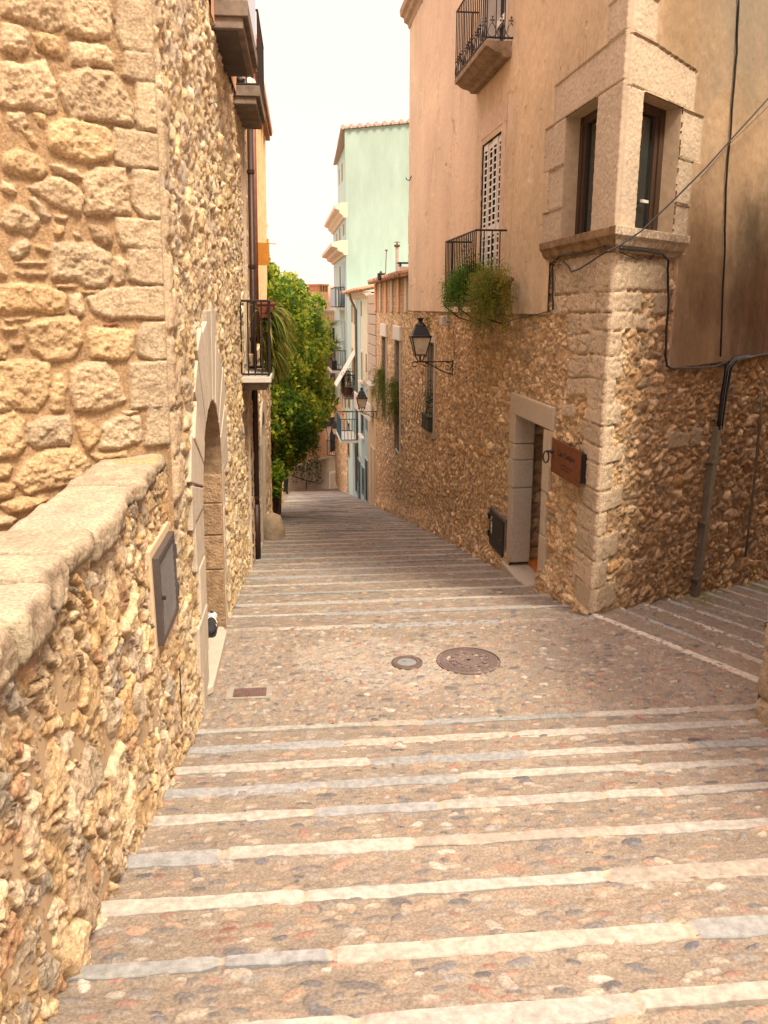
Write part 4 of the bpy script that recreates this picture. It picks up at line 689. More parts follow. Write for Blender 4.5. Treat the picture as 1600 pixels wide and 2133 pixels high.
for s in (-1, 1): mb.fbox(FL, a0 + s * .72 - .12, a0 + s * .72 + .12, -.3, .07, -2.2, .7)
for k in range(7):
    w0, w1 = math.pi * k / 7, math.pi * (k + 1) / 7; mb.prism(FL, [(a0 - .6 * math.cos(w0), .7 + .6 * math.sin(w0)), (a0 - .84 * math.cos(w0), .7 + .84 * math.sin(w0)), (a0 - .84 * math.cos(w1), .7 + .84 * math.sin(w1)), (a0 - .6 * math.cos(w1), .7 + .6 * math.sin(w1))], -.3, .068)
mb.build('frame', M['paleblock'], dr)
hf = HF(FL, np.arange(14.28, 22.4, .05), np.arange(2.55, 7.55, .05)); hf.mortar((.72, .50, .28), .004, 195, .12); pl = sst(.1, .3, fbm(hf.U * 1.5, hf.V * .8, 196, 5)); hf.col = mix(hf.col, np.array((.55, .33, .16)), pl[..., None] * .7); hf.build('upper_wall', M['stucco'], oh)
mb = MB()
for k in range(5): mb.fbox(FL, 16.5 + 1.2 * k, 16.62 + 1.2 * k, 0, .05, 2.6, 7.4)
mb.fbox(FL, 14.3, 22.4, 0, .07, 2.5, 2.68); mb.build('pilaster', pm('pale_ochre_pilaster', (.74, .52, .30), .95), oh)
mb = MB(); mb.fbox(FL, 14.3, 22.5, -.1, .12, 7.5, 7.6)
for k in range(46): u = 14.35 + k * .178; mb.tube([FL.p(u, -.1, 7.70), FL.p(u, .18, 7.65)], .07, 8)
mb.add([FL.p(14.3, -.1, 7.7), FL.p(22.5, -.1, 7.7), FL.p(22.5, -3, 8.6), FL.p(14.3, -3, 8.6)], [(0, 1, 2, 3)]); mb.build('roof', M['tile'], oh)
mb = MB(); q = [(-.95, 22.38), (-6, 22.38), (-6, 14.3)]; mb.add([(x, y, z) for z in (-4, 8.6) for x, y in q], [(0, 1, 4, 3), (1, 2, 5, 4)]); mb.build('end_wall', M['brightochre'], oh)
mb = MB(); mb.fbox(FL, 16.2, 16.26, .02, .30, 4.22, 4.62); mb.tube([FL.p(16.23, 0, 4.63), FL.p(16.23, .42, 4.60)], .008, 5); tag(mb.build('hanging_sign', pm('amber_sign', (.50, .20, .02), .6)), 'small square amber sign projecting from the ochre wall', 'sign')
mb = MB(); mb.tube([FL.p(15.9, .06, 7.4), FL.p(15.95, .06, 2.8)], .05, 10); tag(mb.build('drainpipe', M['redpipe'], None, 0, True), 'reddish brown drainpipe on the upper ochre wall, right of the dark one', 'drainpipe')
mb = MB(); mb.lathe([(.26, -.5), (.30, -.2), (.28, .1), (.20, .42), (.0, .52)], 10, (-.80, 18.6, -1.62)); o = mb.build('guard_stone', pm('guard_stone', (.40, .30, .20), .95, 0, .3, 6, .9, 25, .03), None, 0, True); tag(o, 'rounded guard stone leaning against the foot of the left wall', 'stone')
# lower balcony with planters
lb = MB(); ly0, ly1 = 12.3, 13.9; lb.fbox(FL, ly0, ly1, -.02, .45, 2.39, 2.475); bo = lb.build('balcony', M['slabpale'], house, .008); bo['label'] = 'lower balcony with a white slab and plain iron bars'
mb = MB(); mb.fbox(FL, ly0 + .15, ly1 - .1, -.02, .38, 2.27, 2.388); mb.build('bracket', M['concrete'], bo)
railing(FL, ly0 + .03, ly1 - .03, .42, 2.49, 3.55, .105, .011, (1, 1)).build('railing', M['iron'], bo)
def leafmesh(name, C, size, col, mat, parent=None, asp=.5, droop=0.0, r=None, nrm=None):
    r = r or rng; C = np.asarray(C); N = len(C); t = r.normal(size=(N, 3)); t[:, 2] -= droop; t /= np.linalg.norm(t, axis=1)[:, None]
    n = r.normal(size=(N, 3)) + np.array([0, 0, .8]) if nrm is None else nrm; b = np.cross(t, n); b /= np.linalg.norm(b, axis=1)[:, None] + 1e-9
    s = np.broadcast_to(size, (N,))[:, None]; nn = np.cross(b, t)
    V = np.stack([C - t * s * .5, C + b * s * asp * .5 + nn * s * .08, C + t * s * .5, C - b * s * asp * .5 + nn * s * .08], 1)
    return npmesh(name, V.reshape(-1, 3), np.arange(4 * N).reshape(N, 4), mat, parent, np.repeat(col, 4, 0), False)
def fronds(name, roots, dirs, L, w, mat, parent, cols, seg=7, sag=1.0, r=None):
    r = r or rng; V = []; F = []; C = []; b = 0
    for p, d, l, c in zip(roots, dirs, L, cols):
        p = np.array(p, float); d = np.array(d, float); d /= np.linalg.norm(d); sd = np.cross(d, [0, 0, 1.0]); sd /= np.linalg.norm(sd) + 1e-6; sd = sd + r.normal(0, .35, 3); q = p.copy()
        for k in range(seg + 1):
            ww = w * (1 - (k / seg) ** 2) + .002; V += [q - sd * ww * .5, q + sd * ww * .5]; C += [c * (.85 + .3 * k / seg)] * 2
            if k: F.append((b + 2 * k - 2, b + 2 * k - 1, b + 2 * k + 1, b + 2 * k))
            q = q + d * l / seg; d = d + np.array([0, 0, -sag * .24]) + r.normal(0, .03, 3); d /= np.linalg.norm(d)
        b += 2 * (seg + 1)
    return npmesh(name, V, F, mat, parent, np.array(C), True)
r2 = np.random.default_rng(21)
for nm, (u0, u1, h, z), lab in (('nearer', (13.0, 13.55, .36, 3.30), 'dark red planter box with drooping strap fern on the lower left balcony rail'), ('x', (14.0, 14.6, .36, 3.20), 'red planter box with arching fern behind the lower left balcony')):
    t = thing('planter_box', lab, 'planter', FL.p(u0, h, z), 'planters at the lower left balcony')
    mb = MB(); mb.hexa([FL.p(u0 + .02, h - .09, z), FL.p(u0 + .02, h + .09, z), FL.p(u1 - .02, h + .09, z), FL.p(u1 - .02, h - .09, z), FL.p(u0, h - .12, z + .22), FL.p(u0, h + .12, z + .22), FL.p(u1, h + .12, z + .22), FL.p(u1, h - .12, z + .22)]); mb.fbox(FL, u0 - .015, u1 + .015, h - .135, h + .135, z + .2, z + .235); mb.build('box', M['terracotta'], t, .006)
    n = 1100; us_ = r2.uniform(u0, u1 + 1.1, n); ro = [FL.p(u, h + r2.uniform(-.08, .1), z + .15 - r2.uniform(0, 1.0) * r2.random()) for u in us_]
    dr_ = np.stack([r2.uniform(-.1, 1.0, n), r2.uniform(-.5, 1.0, n), r2.uniform(-.7, .35, n)], 1)
    cs = np.array([(.10, .12, .015), (.17, .15, .02), (.22, .17, .02), (.06, .10, .015), (.14, .17, .03)])[r2.integers(5, size=n)] * r2.uniform(.7, 1.4, (n, 1))
    fronds('foliage', ro, dr_, r2.uniform(.22, .62, n), .026, M['frond'], t, cs, 7, 1.5, r2)
# wall beyond, with the great vine
gw = thing('garden_wall', 'dark rubble garden wall under the overhanging vine', 'wall', (-1.2, 28, -3))
hf = HF(FL, np.arange(22.65, 36.2, .06), np.arange(-6.2, 1.2, .06)); hf.mortar((.36, .26, .17), .01, 201); hf.rubble(.3, .2, .05, .06, 202, PAL_R, .2, .4, .4, .4); hf.build('street_face', M['rubble'], gw)
mb = MB(); mb.fbox(FL, 22.7, 36.2, -.6, .02, 1.15, 1.32); mb.build('coping', M['concrete'], gw); mb = MB(); mb.fbox(FL, 36.15, 36.3, -3, .0, -6.5, 1.2); mb.build('end_face', M['concrete'], gw)
vine = thing('vine_tree', 'huge green vine spilling over the left garden wall across the street', 'climbing plant', (-1.1, 25, 0))
mb = MB()
for k, (u, x) in enumerate([(23.6, .05), (24.3, .12), (25.6, .06), (27.4, .1), (28.3, .08)]):
    P = [FL.p(u, x, float(zstreet(np.array(u))) - .1)]
    for q in range(7): P.append(FL.p(u + r2.uniform(-.25, .25), x + .03 * q + r2.uniform(0, .06), P[0][2] + .65 * (q + 1)))
    for q in range(3): P.append(FL.p(u + r2.uniform(-.5, .8), .25 + .3 * q, P[7][2] + .5 * (q + 1)))
    mb.tube(P, np.linspace(.07, .02, len(P)), 7)
mb.build('trunk', pm('vine_bark', (.10, .07, .05), .95, 0, .3, 10, .7), vine)
BL = [(578, 985, 23, 24), (574, 1022, 22.9, 15), (592, 955, 24, 34), (585, 880, 23.6, 40), (598, 925, 24, 40), (580, 945, 23.4, 26), (572, 900, 23, 24), (640, 870, 24, 40), (660, 860, 25.5, 30), (562, 575, 23.5, 24), (575, 615, 23, 36), (600, 600, 24, 34), (622, 610, 24.5, 24), (635, 650, 25, 40), (600, 670, 23.5, 52), (655, 690, 25.5, 34), (672, 720, 26, 28), (655, 735, 25, 40), (600, 760, 24, 58), (640, 790, 25, 40), (665, 805, 26, 30), (678, 838, 26, 27), (650, 850, 25, 42), (600, 850, 23.5, 58), (610, 905, 24, 42), (640, 905, 25, 30), (590, 920, 23.5, 34), (620, 935, 24.5, 22), (553, 560, 23, 18), (549, 470, 24, 7), (551, 505, 24, 8), (552, 535, 24, 10), (660, 620, 26, 11), (672, 632, 26.5, 9), (640, 760, 27, 40), (600, 700, 27, 55), (590, 640, 27, 45)]
C = []; K = []; SZ = []
for (u, v, yy, rp) in BL:
    c = hy(u, v, yy); R = rp / 1777 * yy * 1.02; n = int(1050 * (rp / 40) ** 1.9) + 40
    d = r2.normal(size=(n, 3)); d /= np.linalg.norm(d, axis=1)[:, None]; rr = R * (r2.random(n) ** .38); lump = 1 + .33 * fbm(d[:, 0] * 2.2 + u, d[:, 1] * 2.2 + d[:, 2] * 2.2 + v, int(u), 3)
    p = c + d * (rr * lump)[:, None] * np.array([1, 1.25, 1]); p = p[p[:, 0] > -1.7]
    C.append(p); base = np.array([(.18, .29, .02), (.32, .40, .03), (.08, .17, .018), (.40, .44, .04), (.16, .29, .05)])
    cl = np.floor(fbm(p[:, 0] * 2.6, p[:, 1] * 2.6 + p[:, 2] * 2.6, 31, 2) * 3 + 2.5).clip(0, 4).astype(int); K.append(base[cl] * r2.uniform(.75, 1.3, (len(p), 1))); SZ.append(r2.uniform(.06, .19, len(p)))
C = np.concatenate(C); K = np.concatenate(K); SZ = np.concatenate(SZ)
# hanging sprays below the mass
hs = []; 
for k in range(130):
    u, v = r2.uniform(575, 665), r2.uniform(880, 960); p = hy(u, v, r2.uniform(23.3, 25.5))
    for q in range(14): hs.append(p + np.array([r2.normal(0, .05), r2.normal(0, .05), -.055 * q]))
hs = np.array(hs); C = np.concatenate([C, hs]); K = np.concatenate([K, np.array([(.09, .14, .02)]) * r2.uniform(.6, 1.2, (len(hs), 1))]); SZ = np.concatenate([SZ, r2.uniform(.05, .1, len(hs))])
leafmesh('crown', C, SZ, K, M['leaf'], vine, .55, .5, r2)
fl = [hy(u, v, 22.9) for u, v in ((592, 652), (598, 660), (560, 620))]; mb = MB()
for p in fl: mb.lathe([(.0, -.03), (.04, -.01), (.06, .02), (.0, .03)], 7, p)
mb.build('blossom', pm('orange_blossom', (.75, .16, .03), .7), vine)
# ------------------------------------------------------------------ farther houses down the street
def rect(F, x0, x1, y0, y1, h=0):   # opening seen between two pixel columns and rows -> (u0,u1,z0,z1)
    ua = F.uv(x1, (y0 + y1) / 2, h)[0]; ub = F.uv(x0, (y0 + y1) / 2, h)[0]; um = (x0 + x1) / 2
    return min(ua, ub), max(ua, ub), F.uv(um, y1, h)[1], F.uv(um, y0, h)[1]
def window(parent, F, r, mat, frame=None, proud=.03, sill=None, fw=.08, name='window'):
    u0, u1, z0, z1 = r; mb = MB(); mb.fbox(F, u0, u1, -.1, .012, z0, z1); o = mb.build(name, mat, parent)
    if frame:
        mb = MB(); mb.fbox(F, u0 - fw, u0, -.1, proud, z0, z1); mb.fbox(F, u1, u1 + fw, -.1, proud, z0, z1); mb.fbox(F, u0 - fw, u1 + fw, -.1, proud + .004, z1, z1 + fw); mb.build('frame', frame, o)
    if sill: mb = MB(); mb.fbox(F, u0 - .1, u1 + .1, -.1, .16, z0 - .1, z0 - .001); mb.build('sill', sill, o)
    return o
lo = thing('stone_outbuilding', 'low rubble building with two barred windows and brick panels under its roof', 'building', FR.p(18, -1, 0))
w1 = rect(FR, 797, 807, 692, 800); w2 = rect(FR, 824, 836, 702, 850); w1 = (w1[0], w1[1], -.3, 2.5); w2 = (w2[0], w2[1], -.9, 2.5)
hf = HF(FR, np.arange(14.28, 22.25, .035), np.linspace(0, 1, 210), lambda U, T: (zstreet(8.85 + U) - .4) * (1 - T) + 3.32 * T); hf.mortar((.50, .36, .23), .009, 131, .14); frbase(hf); hf.col *= 1.06
for (u0, u1, z0, z1) in (w1, w2): hf.keep &= ~((hf.U > u0) & (hf.U < u1) & (hf.V > z0) & (hf.V < z1))
hf.build('street_wall', M['rubble'], lo)
hf = HF(FR, np.arange(14.28, 22.3, .03), np.arange(3.3, 4.32, .02)); hf.mortar((.58, .38, .22), .004, 211, .1)
bz = np.mod(hf.V, .09); bu = np.mod(hf.U + .13 * np.mod(np.floor(hf.V / .09), 2), .26); br = sst(0, .02, bz) * sst(0, .03, bu); hf.h += .02 * br * (1 + .5 * fbm(hf.U * 5, hf.V * 8, 212)); hf.col = mix(hf.col, np.array((.46, .25, .13)), (br * sst(-.2, .3, fbm(hf.U * 2, hf.V * 2, 213)))[..., None] * .8); hf.build('brick_panel', M['rubble'], lo)
for k in range(6): u = 14.5 + k * 1.5; mb = MB(); mb.fbox(FR, u, u + .42, -.05, .07, 3.33, 4.28); mb.build('pilaster', M['peach'] if k % 2 else M['cornice'], lo)
for (u0, u1, z0, z1) in (w1, w2):
    mb = MB(); mb.fbox(FR, u0 - .25, u1 + .25, -.16, -.10, z0 - .1, z1 + .1); o = mb.build('window', pm('brown_shutter', (.11, .06, .028), .8), lo)
    mb = MB(); mb.fbox(FR, u1, u1 + .08, -.11, .02, z0, z1); mb.build('jamb', M['cornice'], o)
    mb = MB(); mb.fbox(FR, u0 - .2, u1 + .1, -.1, .09, z1, z1 + .42); mb.build('lintel', M['white'], o, .02)
    mb = MB(); mb.fbox(FR, u0 - .16, u0, -.1, .06, z0, z1); mb.build('frame', M['cornice'], o)
    mb = MB()
    for k in range(9): z = z0 + .3 + k * .3; mb.tube([FR.p(u0, .04, z), FR.p(u1, .04, z)], .008, 4)
    for k in range(4): u = u0 + (u1 - u0) * (k + .5) / 4; mb.tube([FR.p(u, .05, z0), FR.p(u, .05, z1)], .007, 4)
    mb.build('grille', M['iron'], o)
mb = MB(); mb.add([FR.p(14.3, .25, 4.33), FR.p(22.4, .25, 4.33), FR.p(22.4, -4, 5.1), FR.p(14.3, -4, 5.1), FR.p(14.3, .25, 4.26), FR.p(22.4, .25, 4.26), FR.p(22.4, -4, 5.0), FR.p(14.3, -4, 5.0)], [(0, 1, 2, 3), (7, 6, 5, 4), (0, 4, 5, 1), (0, 3, 7, 4), (1, 5, 6, 2)])
for k in range(38): u = 14.4 + k * .21; mb.tube([FR.p(u, -1.5, 4.68), FR.p(u, .31 + .03 * random.random(), 4.34)], .085, 7)
mb.build('roof', M['tile'], lo)
mb = MB()
for k in range(9): u0 = 22.22 + .0; z0 = .55 + k * .38; mb.fbox(FR, 22.2, 25.1 - .3 * (k % 2) * 0, -.3, .045 + .012 * (k % 2), z0, z0 + .36)
pr_ = mb.build('corner_pier', M['paleblock'], lo, .02)
mb = MB(); mb.fbox(FR, 22.2, 25.1, -.3, .03, -5.2, .54); ew = mb.build('end_wall', pm('ochre_cream_plaster', (.56, .44, .28), .95, 0, .15, 3), lo); mb = MB(); mb.fbox(FR, 22.2, 24.6, 0, .28, .45, .62); mb.build('ledge', M['slabpale'], ew)
window(lo, FR, rect(FR, 774, 781, 935, 1048, .03), M['ochrewood'], M['cornice'], .06, name='door')
# chimney, flue, mast on its roof
ck = thing('chimney', 'square rendered chimney with a dark flat cap on the low tiled roof', 'chimney', FR.p(14.9, -1.0, 4.4))
c0 = hy(842, 590, 24.2); mb = MB(); mb.box(c0[0] - .16, c0[0] + .2, 24.0, 24.4, 4.4, hy(842, 556, 24.2)[2]); mb.build('stack', M['white'], ck); zt = hy(842, 556, 24.2)[2]
mb = MB()
for a in (-.14, .14): mb.box(c0[0] + a - .02 + .02, c0[0] + a + .02 + .02, 24.02, 24.38, zt, zt + .09)
mb.box(c0[0] - .2, c0[0] + .24, 23.95, 24.45, zt + .09, zt + .12); mb.build('cap', M['black'], ck)
p0 = hy(827, 580, 24.6); fl_ = thing('flue_pipe', 'thin pale metal flue pipe standing left of the roof chimney', 'flue', (p0[0], 24.6, 4.4)); mb = MB(); zt = hy(827, 512, 24.6)[2]; mb.tube([(p0[0], 24.6, 4.4), (p0[0], 24.6, zt)], .05, 10); mb.build('tube', M['white'], fl_); mb = MB(); mb.lathe([(.05, -.04), (.09, -.02), (.09, .03), (.02, .04)], 10, (p0[0], 24.6, zt)); mb.lathe([(.1, .09), (.02, .13)], 10, (p0[0], 24.6, zt)); mb.tube([(p0[0], 24.6, zt), (p0[0], 24.6, zt + .1)], .02, 5); mb.build('cowl', M['galv'], fl_)
p0 = hy(803, 585, 26); mb = MB(); mb.tube([(p0[0], 26, 4.4), (p0[0] + .03, 26, hy(806, 521, 26)[2])], .014, 6); mb.lathe([(.03, -.03), (.045, 0), (.03, .03)], 8, (p0[0] + .03, 26, hy(806, 521, 26)[2])); tag(mb.build('roof_mast', M['galv'], None), 'thin leaning metal mast on the low tiled roof', 'mast')
p0 = hy(793, 583, 27); mb = MB(); mb.box(p0[0] - .1, p0[0] + .12, 26.8, 27.1, 4.28, 4.5); mb.lathe([(.05, 0), (.03, .06)], 8, (p0[0], 26.95, 4.5)); tag(mb.build('roof_box', M['black'], None, .01), 'small dark box on the edge of the low tiled roof', 'box')
# cream and mint house
cr = thing('cream_house', 'cream and pale blue house with narrow windows, a small awning and a white balcony', 'house', FR.p(29, -2, -4))
mb = MB(); mb.fbox(FR, 25.1, 33.2, -6, 0, .2, 4.0); mb.build('wall', M['cream'], cr); mb = MB(); mb.fbox(FR, 25.1, 33.2, -6, .012, -7, .2); mb.build('lower_wall', M['bluegrey'], cr); mb = MB(); mb.fbox(FR, 28.3, 30.6, -.1, .016, -3.2, 3.8); mb.build('wall_band', M['aqua'], cr)
mb = MB(); mb.sweep(FR, [(-.1, 3.84), (.05, 3.84), (.12, 3.95), (.24, 4.0), (.26, 4.08), (-.1, 4.08)], 25.1, 33.2); mb.build('cornice', M['cornice'], cr)
mb = MB(); mb.add([FR.p(25, .4, 4.1), FR.p(33.4, .4, 4.1), FR.p(33.4, -4, 5.0), FR.p(25, -4, 5.0)], [(0, 1, 2, 3)])
for k in range(38): u = 25.1 + k * .22; mb.tube([FR.p(u, -1.6, 4.5), FR.p(u, .42 + .06 * random.random(), 4.14)], .09, 7)
mb.build('roof', M['tile'], cr)
BR = pm('brown_blind', (.30, .22, .12), .8)
for (x0, x1, y0, y1, mt, fr, sl, hh) in [(751, 754, 627, 658, BR, None, None, 0), (737, 740, 634, 675, BR, None, None, 0), (732, 735, 634, 671, BR, None, None, 0), (753, 756.5, 734, 793, BR, M['cream'], M['white'], 0), (762, 764.5, 737, 775, BR, None, None, 0), (740, 743, 735, 815, M['dark'], None, None, 0), (733, 736, 725, 775, BR, None, None, 0)]: window(cr, FR, rect(FR, x0, x1, y0, y1), mt, fr, .03, sl)
for (x0, x1, y0, y1, nm) in [(753, 759, 862, 907, 'window'), (763, 765.5, 862, 896, 'window'), (755, 760, 973, 1034, 'window'), (762, 767, 958, 1045, 'door'), (741, 746, 931, 1027, 'door'), (747, 752, 960, 1046, 'door')]: window(cr, FR, rect(FR, x0, x1, y0, y1, .012), M['dark'] if nm == 'door' else M['darkglass'], M['bluegrey'], .05, M['white'] if y1 == 907 else None, .06, nm)
def smallbal(parent, r, pr, matslab, matrail, lab):
    u0, u1, z0, _ = r; mb = MB(); mb.fbox(FR, u0, u1, 0, pr, z0 - .13, z0); o = mb.build('balcony', matslab, parent); o['label'] = lab
    railing(FR, u0 + .03, u1 - .03, pr - .03, z0, z0 + 1.0, .14, .014).build('railing', matrail, o); return o
r_ = rect(FR, 722, 744, 802, 817); smallbal(cr, (30.3, 32.6, r_[2] + .1, 0), .62, M['concrete'], M['iron'], 'balcony crowded with potted plants under the awning')
r_ = rect(FR, 717, 746, 905, 925); smallbal(cr, (29.8, 32.9, FR.uv(746, 915)[1], 0), .85, M['white'], M['teal'], 'white balcony slab with teal railing')
mb = MB(); a = FR.uv(743, 733)[1]; mb.add([FR.p(30.6, 0, a), FR.p(32.4, 0, a), FR.p(32.4, .95, a - 1.6), FR.p(30.6, .95, a - 1.6), FR.p(30.6, 0, a - .04), FR.p(32.4, 0, a - .04), FR.p(32.4, .95, a - 1.64), FR.p(30.6, .95, a - 1.64)], [(0, 1, 2, 3), (7, 6, 5, 4), (0, 4, 5, 1), (1, 5, 6, 2), (2, 6, 7, 3), (3, 7, 4, 0)]); mb.build('awning', M['white'], cr)
mb = MB(); u = FR.uv(745, 700)[0]; mb.tube([FR.p(u, .36, 4.05), FR.p(u, .3, 3.8), FR.p(u, .08, 3.35), FR.p(u, .07, 0), FR.p(u, .07, -4.6)], .06, 8); tag(mb.build('drainpipe', M['galv'], None, 0, True), 'grey drainpipe with a swan neck on the cream house', 'drainpipe')
# green tower house
tw = thing('tower_house', 'tall mint green house whose blank gable rises above the low roofs', 'house', FR.p(40, -3, -6))
x0 = FR.p(36.2, 0, 0)[0]; ZT = 12.15
mb = MB(); y0 = 45.05; mb.add([(x0, y0, -8), (x0 + 8, y0, -8), (x0 + 8, y0, 12.95), (x0, y0, ZT), (x0, y0 + .4, -8), (x0 + 8, y0 + .4, -8), (x0 + 8, y0 + .4, 12.95), (x0, y0 + .4, ZT)], [(0, 1, 2, 3), (7, 6, 5, 4), (0, 3, 7, 4), (3, 2, 6, 7)]); mb.build('gable_wall', M['mintgable'], tw)
mb = MB(); mb.fbox(FR, 36.6, 46.5, -8, 0, -2.2, 8.45); mb.fbox(FR, 36.6, 46.5, -8, -.32, 8.45, ZT); mb.fbox(FR, 33.2, 36.6, -6, -.01, -8, 4.2); mb.build('wall', M['aqua'], tw)
hf = HF(FR, np.arange(36.6, 47, .06), np.arange(-8.2, -2.15, .06)); hf.mortar((.42, .34, .27), .008, 221); hf.rubble(.3, .2, .06, .05, 222, PAL_L, .2, .4, .4, .4); hf.build('stone_base', M['rubble'], tw)
for z, pr in ((7.95, .55), (6.1, .75)):
    mb = MB(); mb.sweep(FR, [(-.1, z), (.1, z), (.16, z + .12), (pr * .55, z + .22), (pr * .6, z + .36), (pr, z + .44), (pr, z + .62), (pr * .3, z + .74), (-.1, z + .74)], 36.2, 46.5); mb.build('cornice', M['cornice'], tw)
mb = MB(); mb.add([(x0 - .18, y0 - .1, ZT), (x0 + 8, y0 - .1, 12.98), (x0 + 8, 56, 12.98), (x0 - .18, 56, ZT), (x0 - .18, y0 - .1, ZT + .1), (x0 + 8, y0 - .1, 13.08), (x0 + 8, 56, 13.08), (x0 - .18, 56, ZT + .1)], [(0, 1, 2, 3), (7, 6, 5, 4), (0, 4, 5, 1), (0, 3, 7, 4)])
for k in range(16): xx = x0 - .1 + k * .42; zz = ZT + .1 + (xx - x0) * .104; mb.tube([(xx, y0 - .16, zz), (xx + .02, 50, zz + .02)], .11, 8)
mb.build('roof', pm('grey_tile', (.40, .31, .25), .9), tw)
for (xa, xb, ya, yb, mt) in [(714.5, 717.5, 467, 490, BR), (706.8, 709, 475, 500, BR), (701, 702.6, 487, 512, BR), (713, 718.5, 545, 633, M['shutterblue']), (708, 709.5, 555, 605, M['dark']), (711.5, 713.5, 668, 705, M['shutterblue']), (717, 720.5, 668, 740, M['shutterblue']), (711.5, 714, 340, 378, BR), (706, 707.5, 352, 385, BR)]: window(tw, FR, rect(FR, xa, xb, ya, yb, -.3 if ya < 400 else 0), mt, None) if ya > 400 else window(tw, Frame(FR.p(0, -.32, 0), FR.d, FR.n), rect(Frame(FR.p(0, -.32, 0), FR.d, FR.n), xa, xb, ya, yb), mt)
for (xa, xb, ya, yb) in [(712.5, 715.5, 785, 860), (718, 722, 775, 850), (725, 730, 770, 850), (724, 729, 880, 950), (709, 711, 775, 850)]: window(tw, FR, rect(FR, xa, xb, ya, yb), M['darkglass'], M['cream'])
def twbal(za, u0, u1, pr, lab, solid=None):
    mb = MB(); mb.fbox(FR, u0, u1, 0, pr, za - .15, za); o = mb.build('balcony', M['slabpale'], tw); o['label'] = lab
    railing(FR, u0, u1, pr - .04, za, za + 1.05, .16, .016).build('railing', M['iron'], o)
    if solid: mb = MB(); mb.fbox(FR, u0 + .02, u1, pr - .03, pr - .01, za + .05, za + 1.0); mb.build('screen', solid, o)
    return o
twbal(FR.uv(719, 640)[1], 37.4, 41.5, .55, 'balcony with a grey screen under the cornices', M['shutterblue'])
zb = FR.uv(721, 771)[1]; twbal(zb, 37.0, 41.0, .8, 'balcony holding a yucca in a black box')
pl = thing('yucca_planter', 'spiky yucca in a long black box on the aqua balcony', 'plant', FR.p(37.2, .6, zb)); mb = MB(); mb.fbox(FR, 37.1, 40.8, .5, .78, zb + .02, zb + .5); mb.build('box', M['black'], pl)
mb = MB(); tops = []
for (u, hgt, le) in ((38.0, 1.9, .1), (38.6, .9, -.2), (37.6, .6, .0)): q = FR.p(u, .6 + le, zb + .5 + hgt); mb.tube([FR.p(u, .62, zb + .4), FR.p(u, .7, zb + .5 + hgt * .5), q], .05, 6); tops.append(q)
mb.build('stem', pm('yucca_bark', (.35, .25, .14), .95), pl)
n = 150; ro = [tops[k % 3] for k in range(n)]; d_ = r2.normal(size=(n, 3)); d_[:, 2] = np.abs(d_[:, 2]) * .8 - .1; cs = np.array([(.22, .27, .08)]) * r2.uniform(.6, 1.3, (n, 1)); fronds('foliage', ro, d_, r2.uniform(.45, .8, n), .05, M['frond'], pl, cs, 5, .5, r2)
# far house closing the view
fh = thing('far_house', 'peach house closing the end of the street, with a brick topped chimney', 'house', (1, 54, -7))
FH = Frame((2.1, 57, 0), (-.57, -.82, 0), (.82, -.57, 0)); zsc = FH.uv(655, 958)[1]
mb = MB(); mb.fbox(FH, -8, 12, -6, 0, zsc, 3.25); mb.build('wall', M['peach'], fh); mb = MB(); mb.fbox(FH, -8, 12, -6, .02, -11, zsc - .12); mb.build('lower_wall', pm('grey_beige_plaster', (.42, .33, .25), .95, 0, .2, 2), fh); mb = MB(); mb.fbox(FH, -8, 12, -.1, .1, zsc - .12, zsc); mb.build('string_course', M['cornice'], fh)
mb = MB(); mb.sweep(FH, [(-.1, 2.2), (.06, 2.2), (.06, 2.35), (.2, 2.4), (.2, 2.5), (-.1, 2.5)], -8, 12); mb.sweep(FH, [(-.1, 3.1), (.05, 3.1), (.2, 3.2), (.22, 3.3), (-.1, 3.3)], -8, 12); mb.build('cornice', M['cornice'], fh)
mb = MB(); mb.add([FH.p(-8, .2, 3.31), FH.p(12, .2, 3.31), FH.p(12, -4, 5.0), FH.p(-8, -4, 5.0)], [(0, 1, 2, 3)]); mb.build('roof', M['tile'], fh)
cw = FH.p(.1, -1.2, 0); zt = hy(690, 592, cw[1])[2]; mb = MB(); mb.fbox(FH, -.55, .55, -1.6, -.8, 3.4, zt - .5); mb.build('chimney', M['peach'], fh); mb = MB()
for k in range(4): mb.fbox(FH, -.55 + .31 * k, -.55 + .31 * k + .16, -1.6, -.8, zt - .5, zt - .1)
mb.fbox(FH, -.55, .55, -1.2, -.9, zt - .5, zt - .1); mb.fbox(FH, -.6, .6, -1.65, -.75, zt - .1, zt); mb.build('chimney_top', M['terracotta'] if False else pm('brick_top', (.52, .26, .14), .95), fh)
for (xa, xb, ya, yb, mt, nm) in [(686, 700, 683, 758, M['dark'], 'door'), (687, 701, 776, 818, M['darkwood'], 'door'), (686, 704, 868, 940, M['dark'], 'door'), (652, 661, 908, 935, M['darkglass'], 'window'), (637, 652, 967, 1003, M['dark'], 'window'), (687, 708, 984, 1032, M['darkwood'], 'door'), (640, 648, 690, 740, M['dark'], 'window'), (615, 625, 880, 930, M['dark'], 'window')]: window(fh, FH, rect(FH, xa, xb, ya, yb, .02), mt, M['slabpale'], .06, None, .16, nm)
for ya, lab in ((765, 'upper balcony of the far house'), (945, 'lower balcony of the far house')):
    za = FH.uv(693, ya)[1]; mb = MB(); mb.fbox(FH, -1.1, 1.2, 0, .6, za - .16, za); o = mb.build('balcony', M['cornice'], fh); o['label'] = lab; railing(FH, -1.05, 1.15, .56, za, za + 1.05, .15, .016).build('railing', M['iron'], o)
mb = MB(); mb.add([(-9, 36.3, -5.0), (-1.5, 36.3, -5.05), (-1.5, 57, -8.55), (-9, 57, -8.0)], [(0, 1, 2, 3)]); tag(mb.build('side_street', M['concrete'], None), kind='structure')
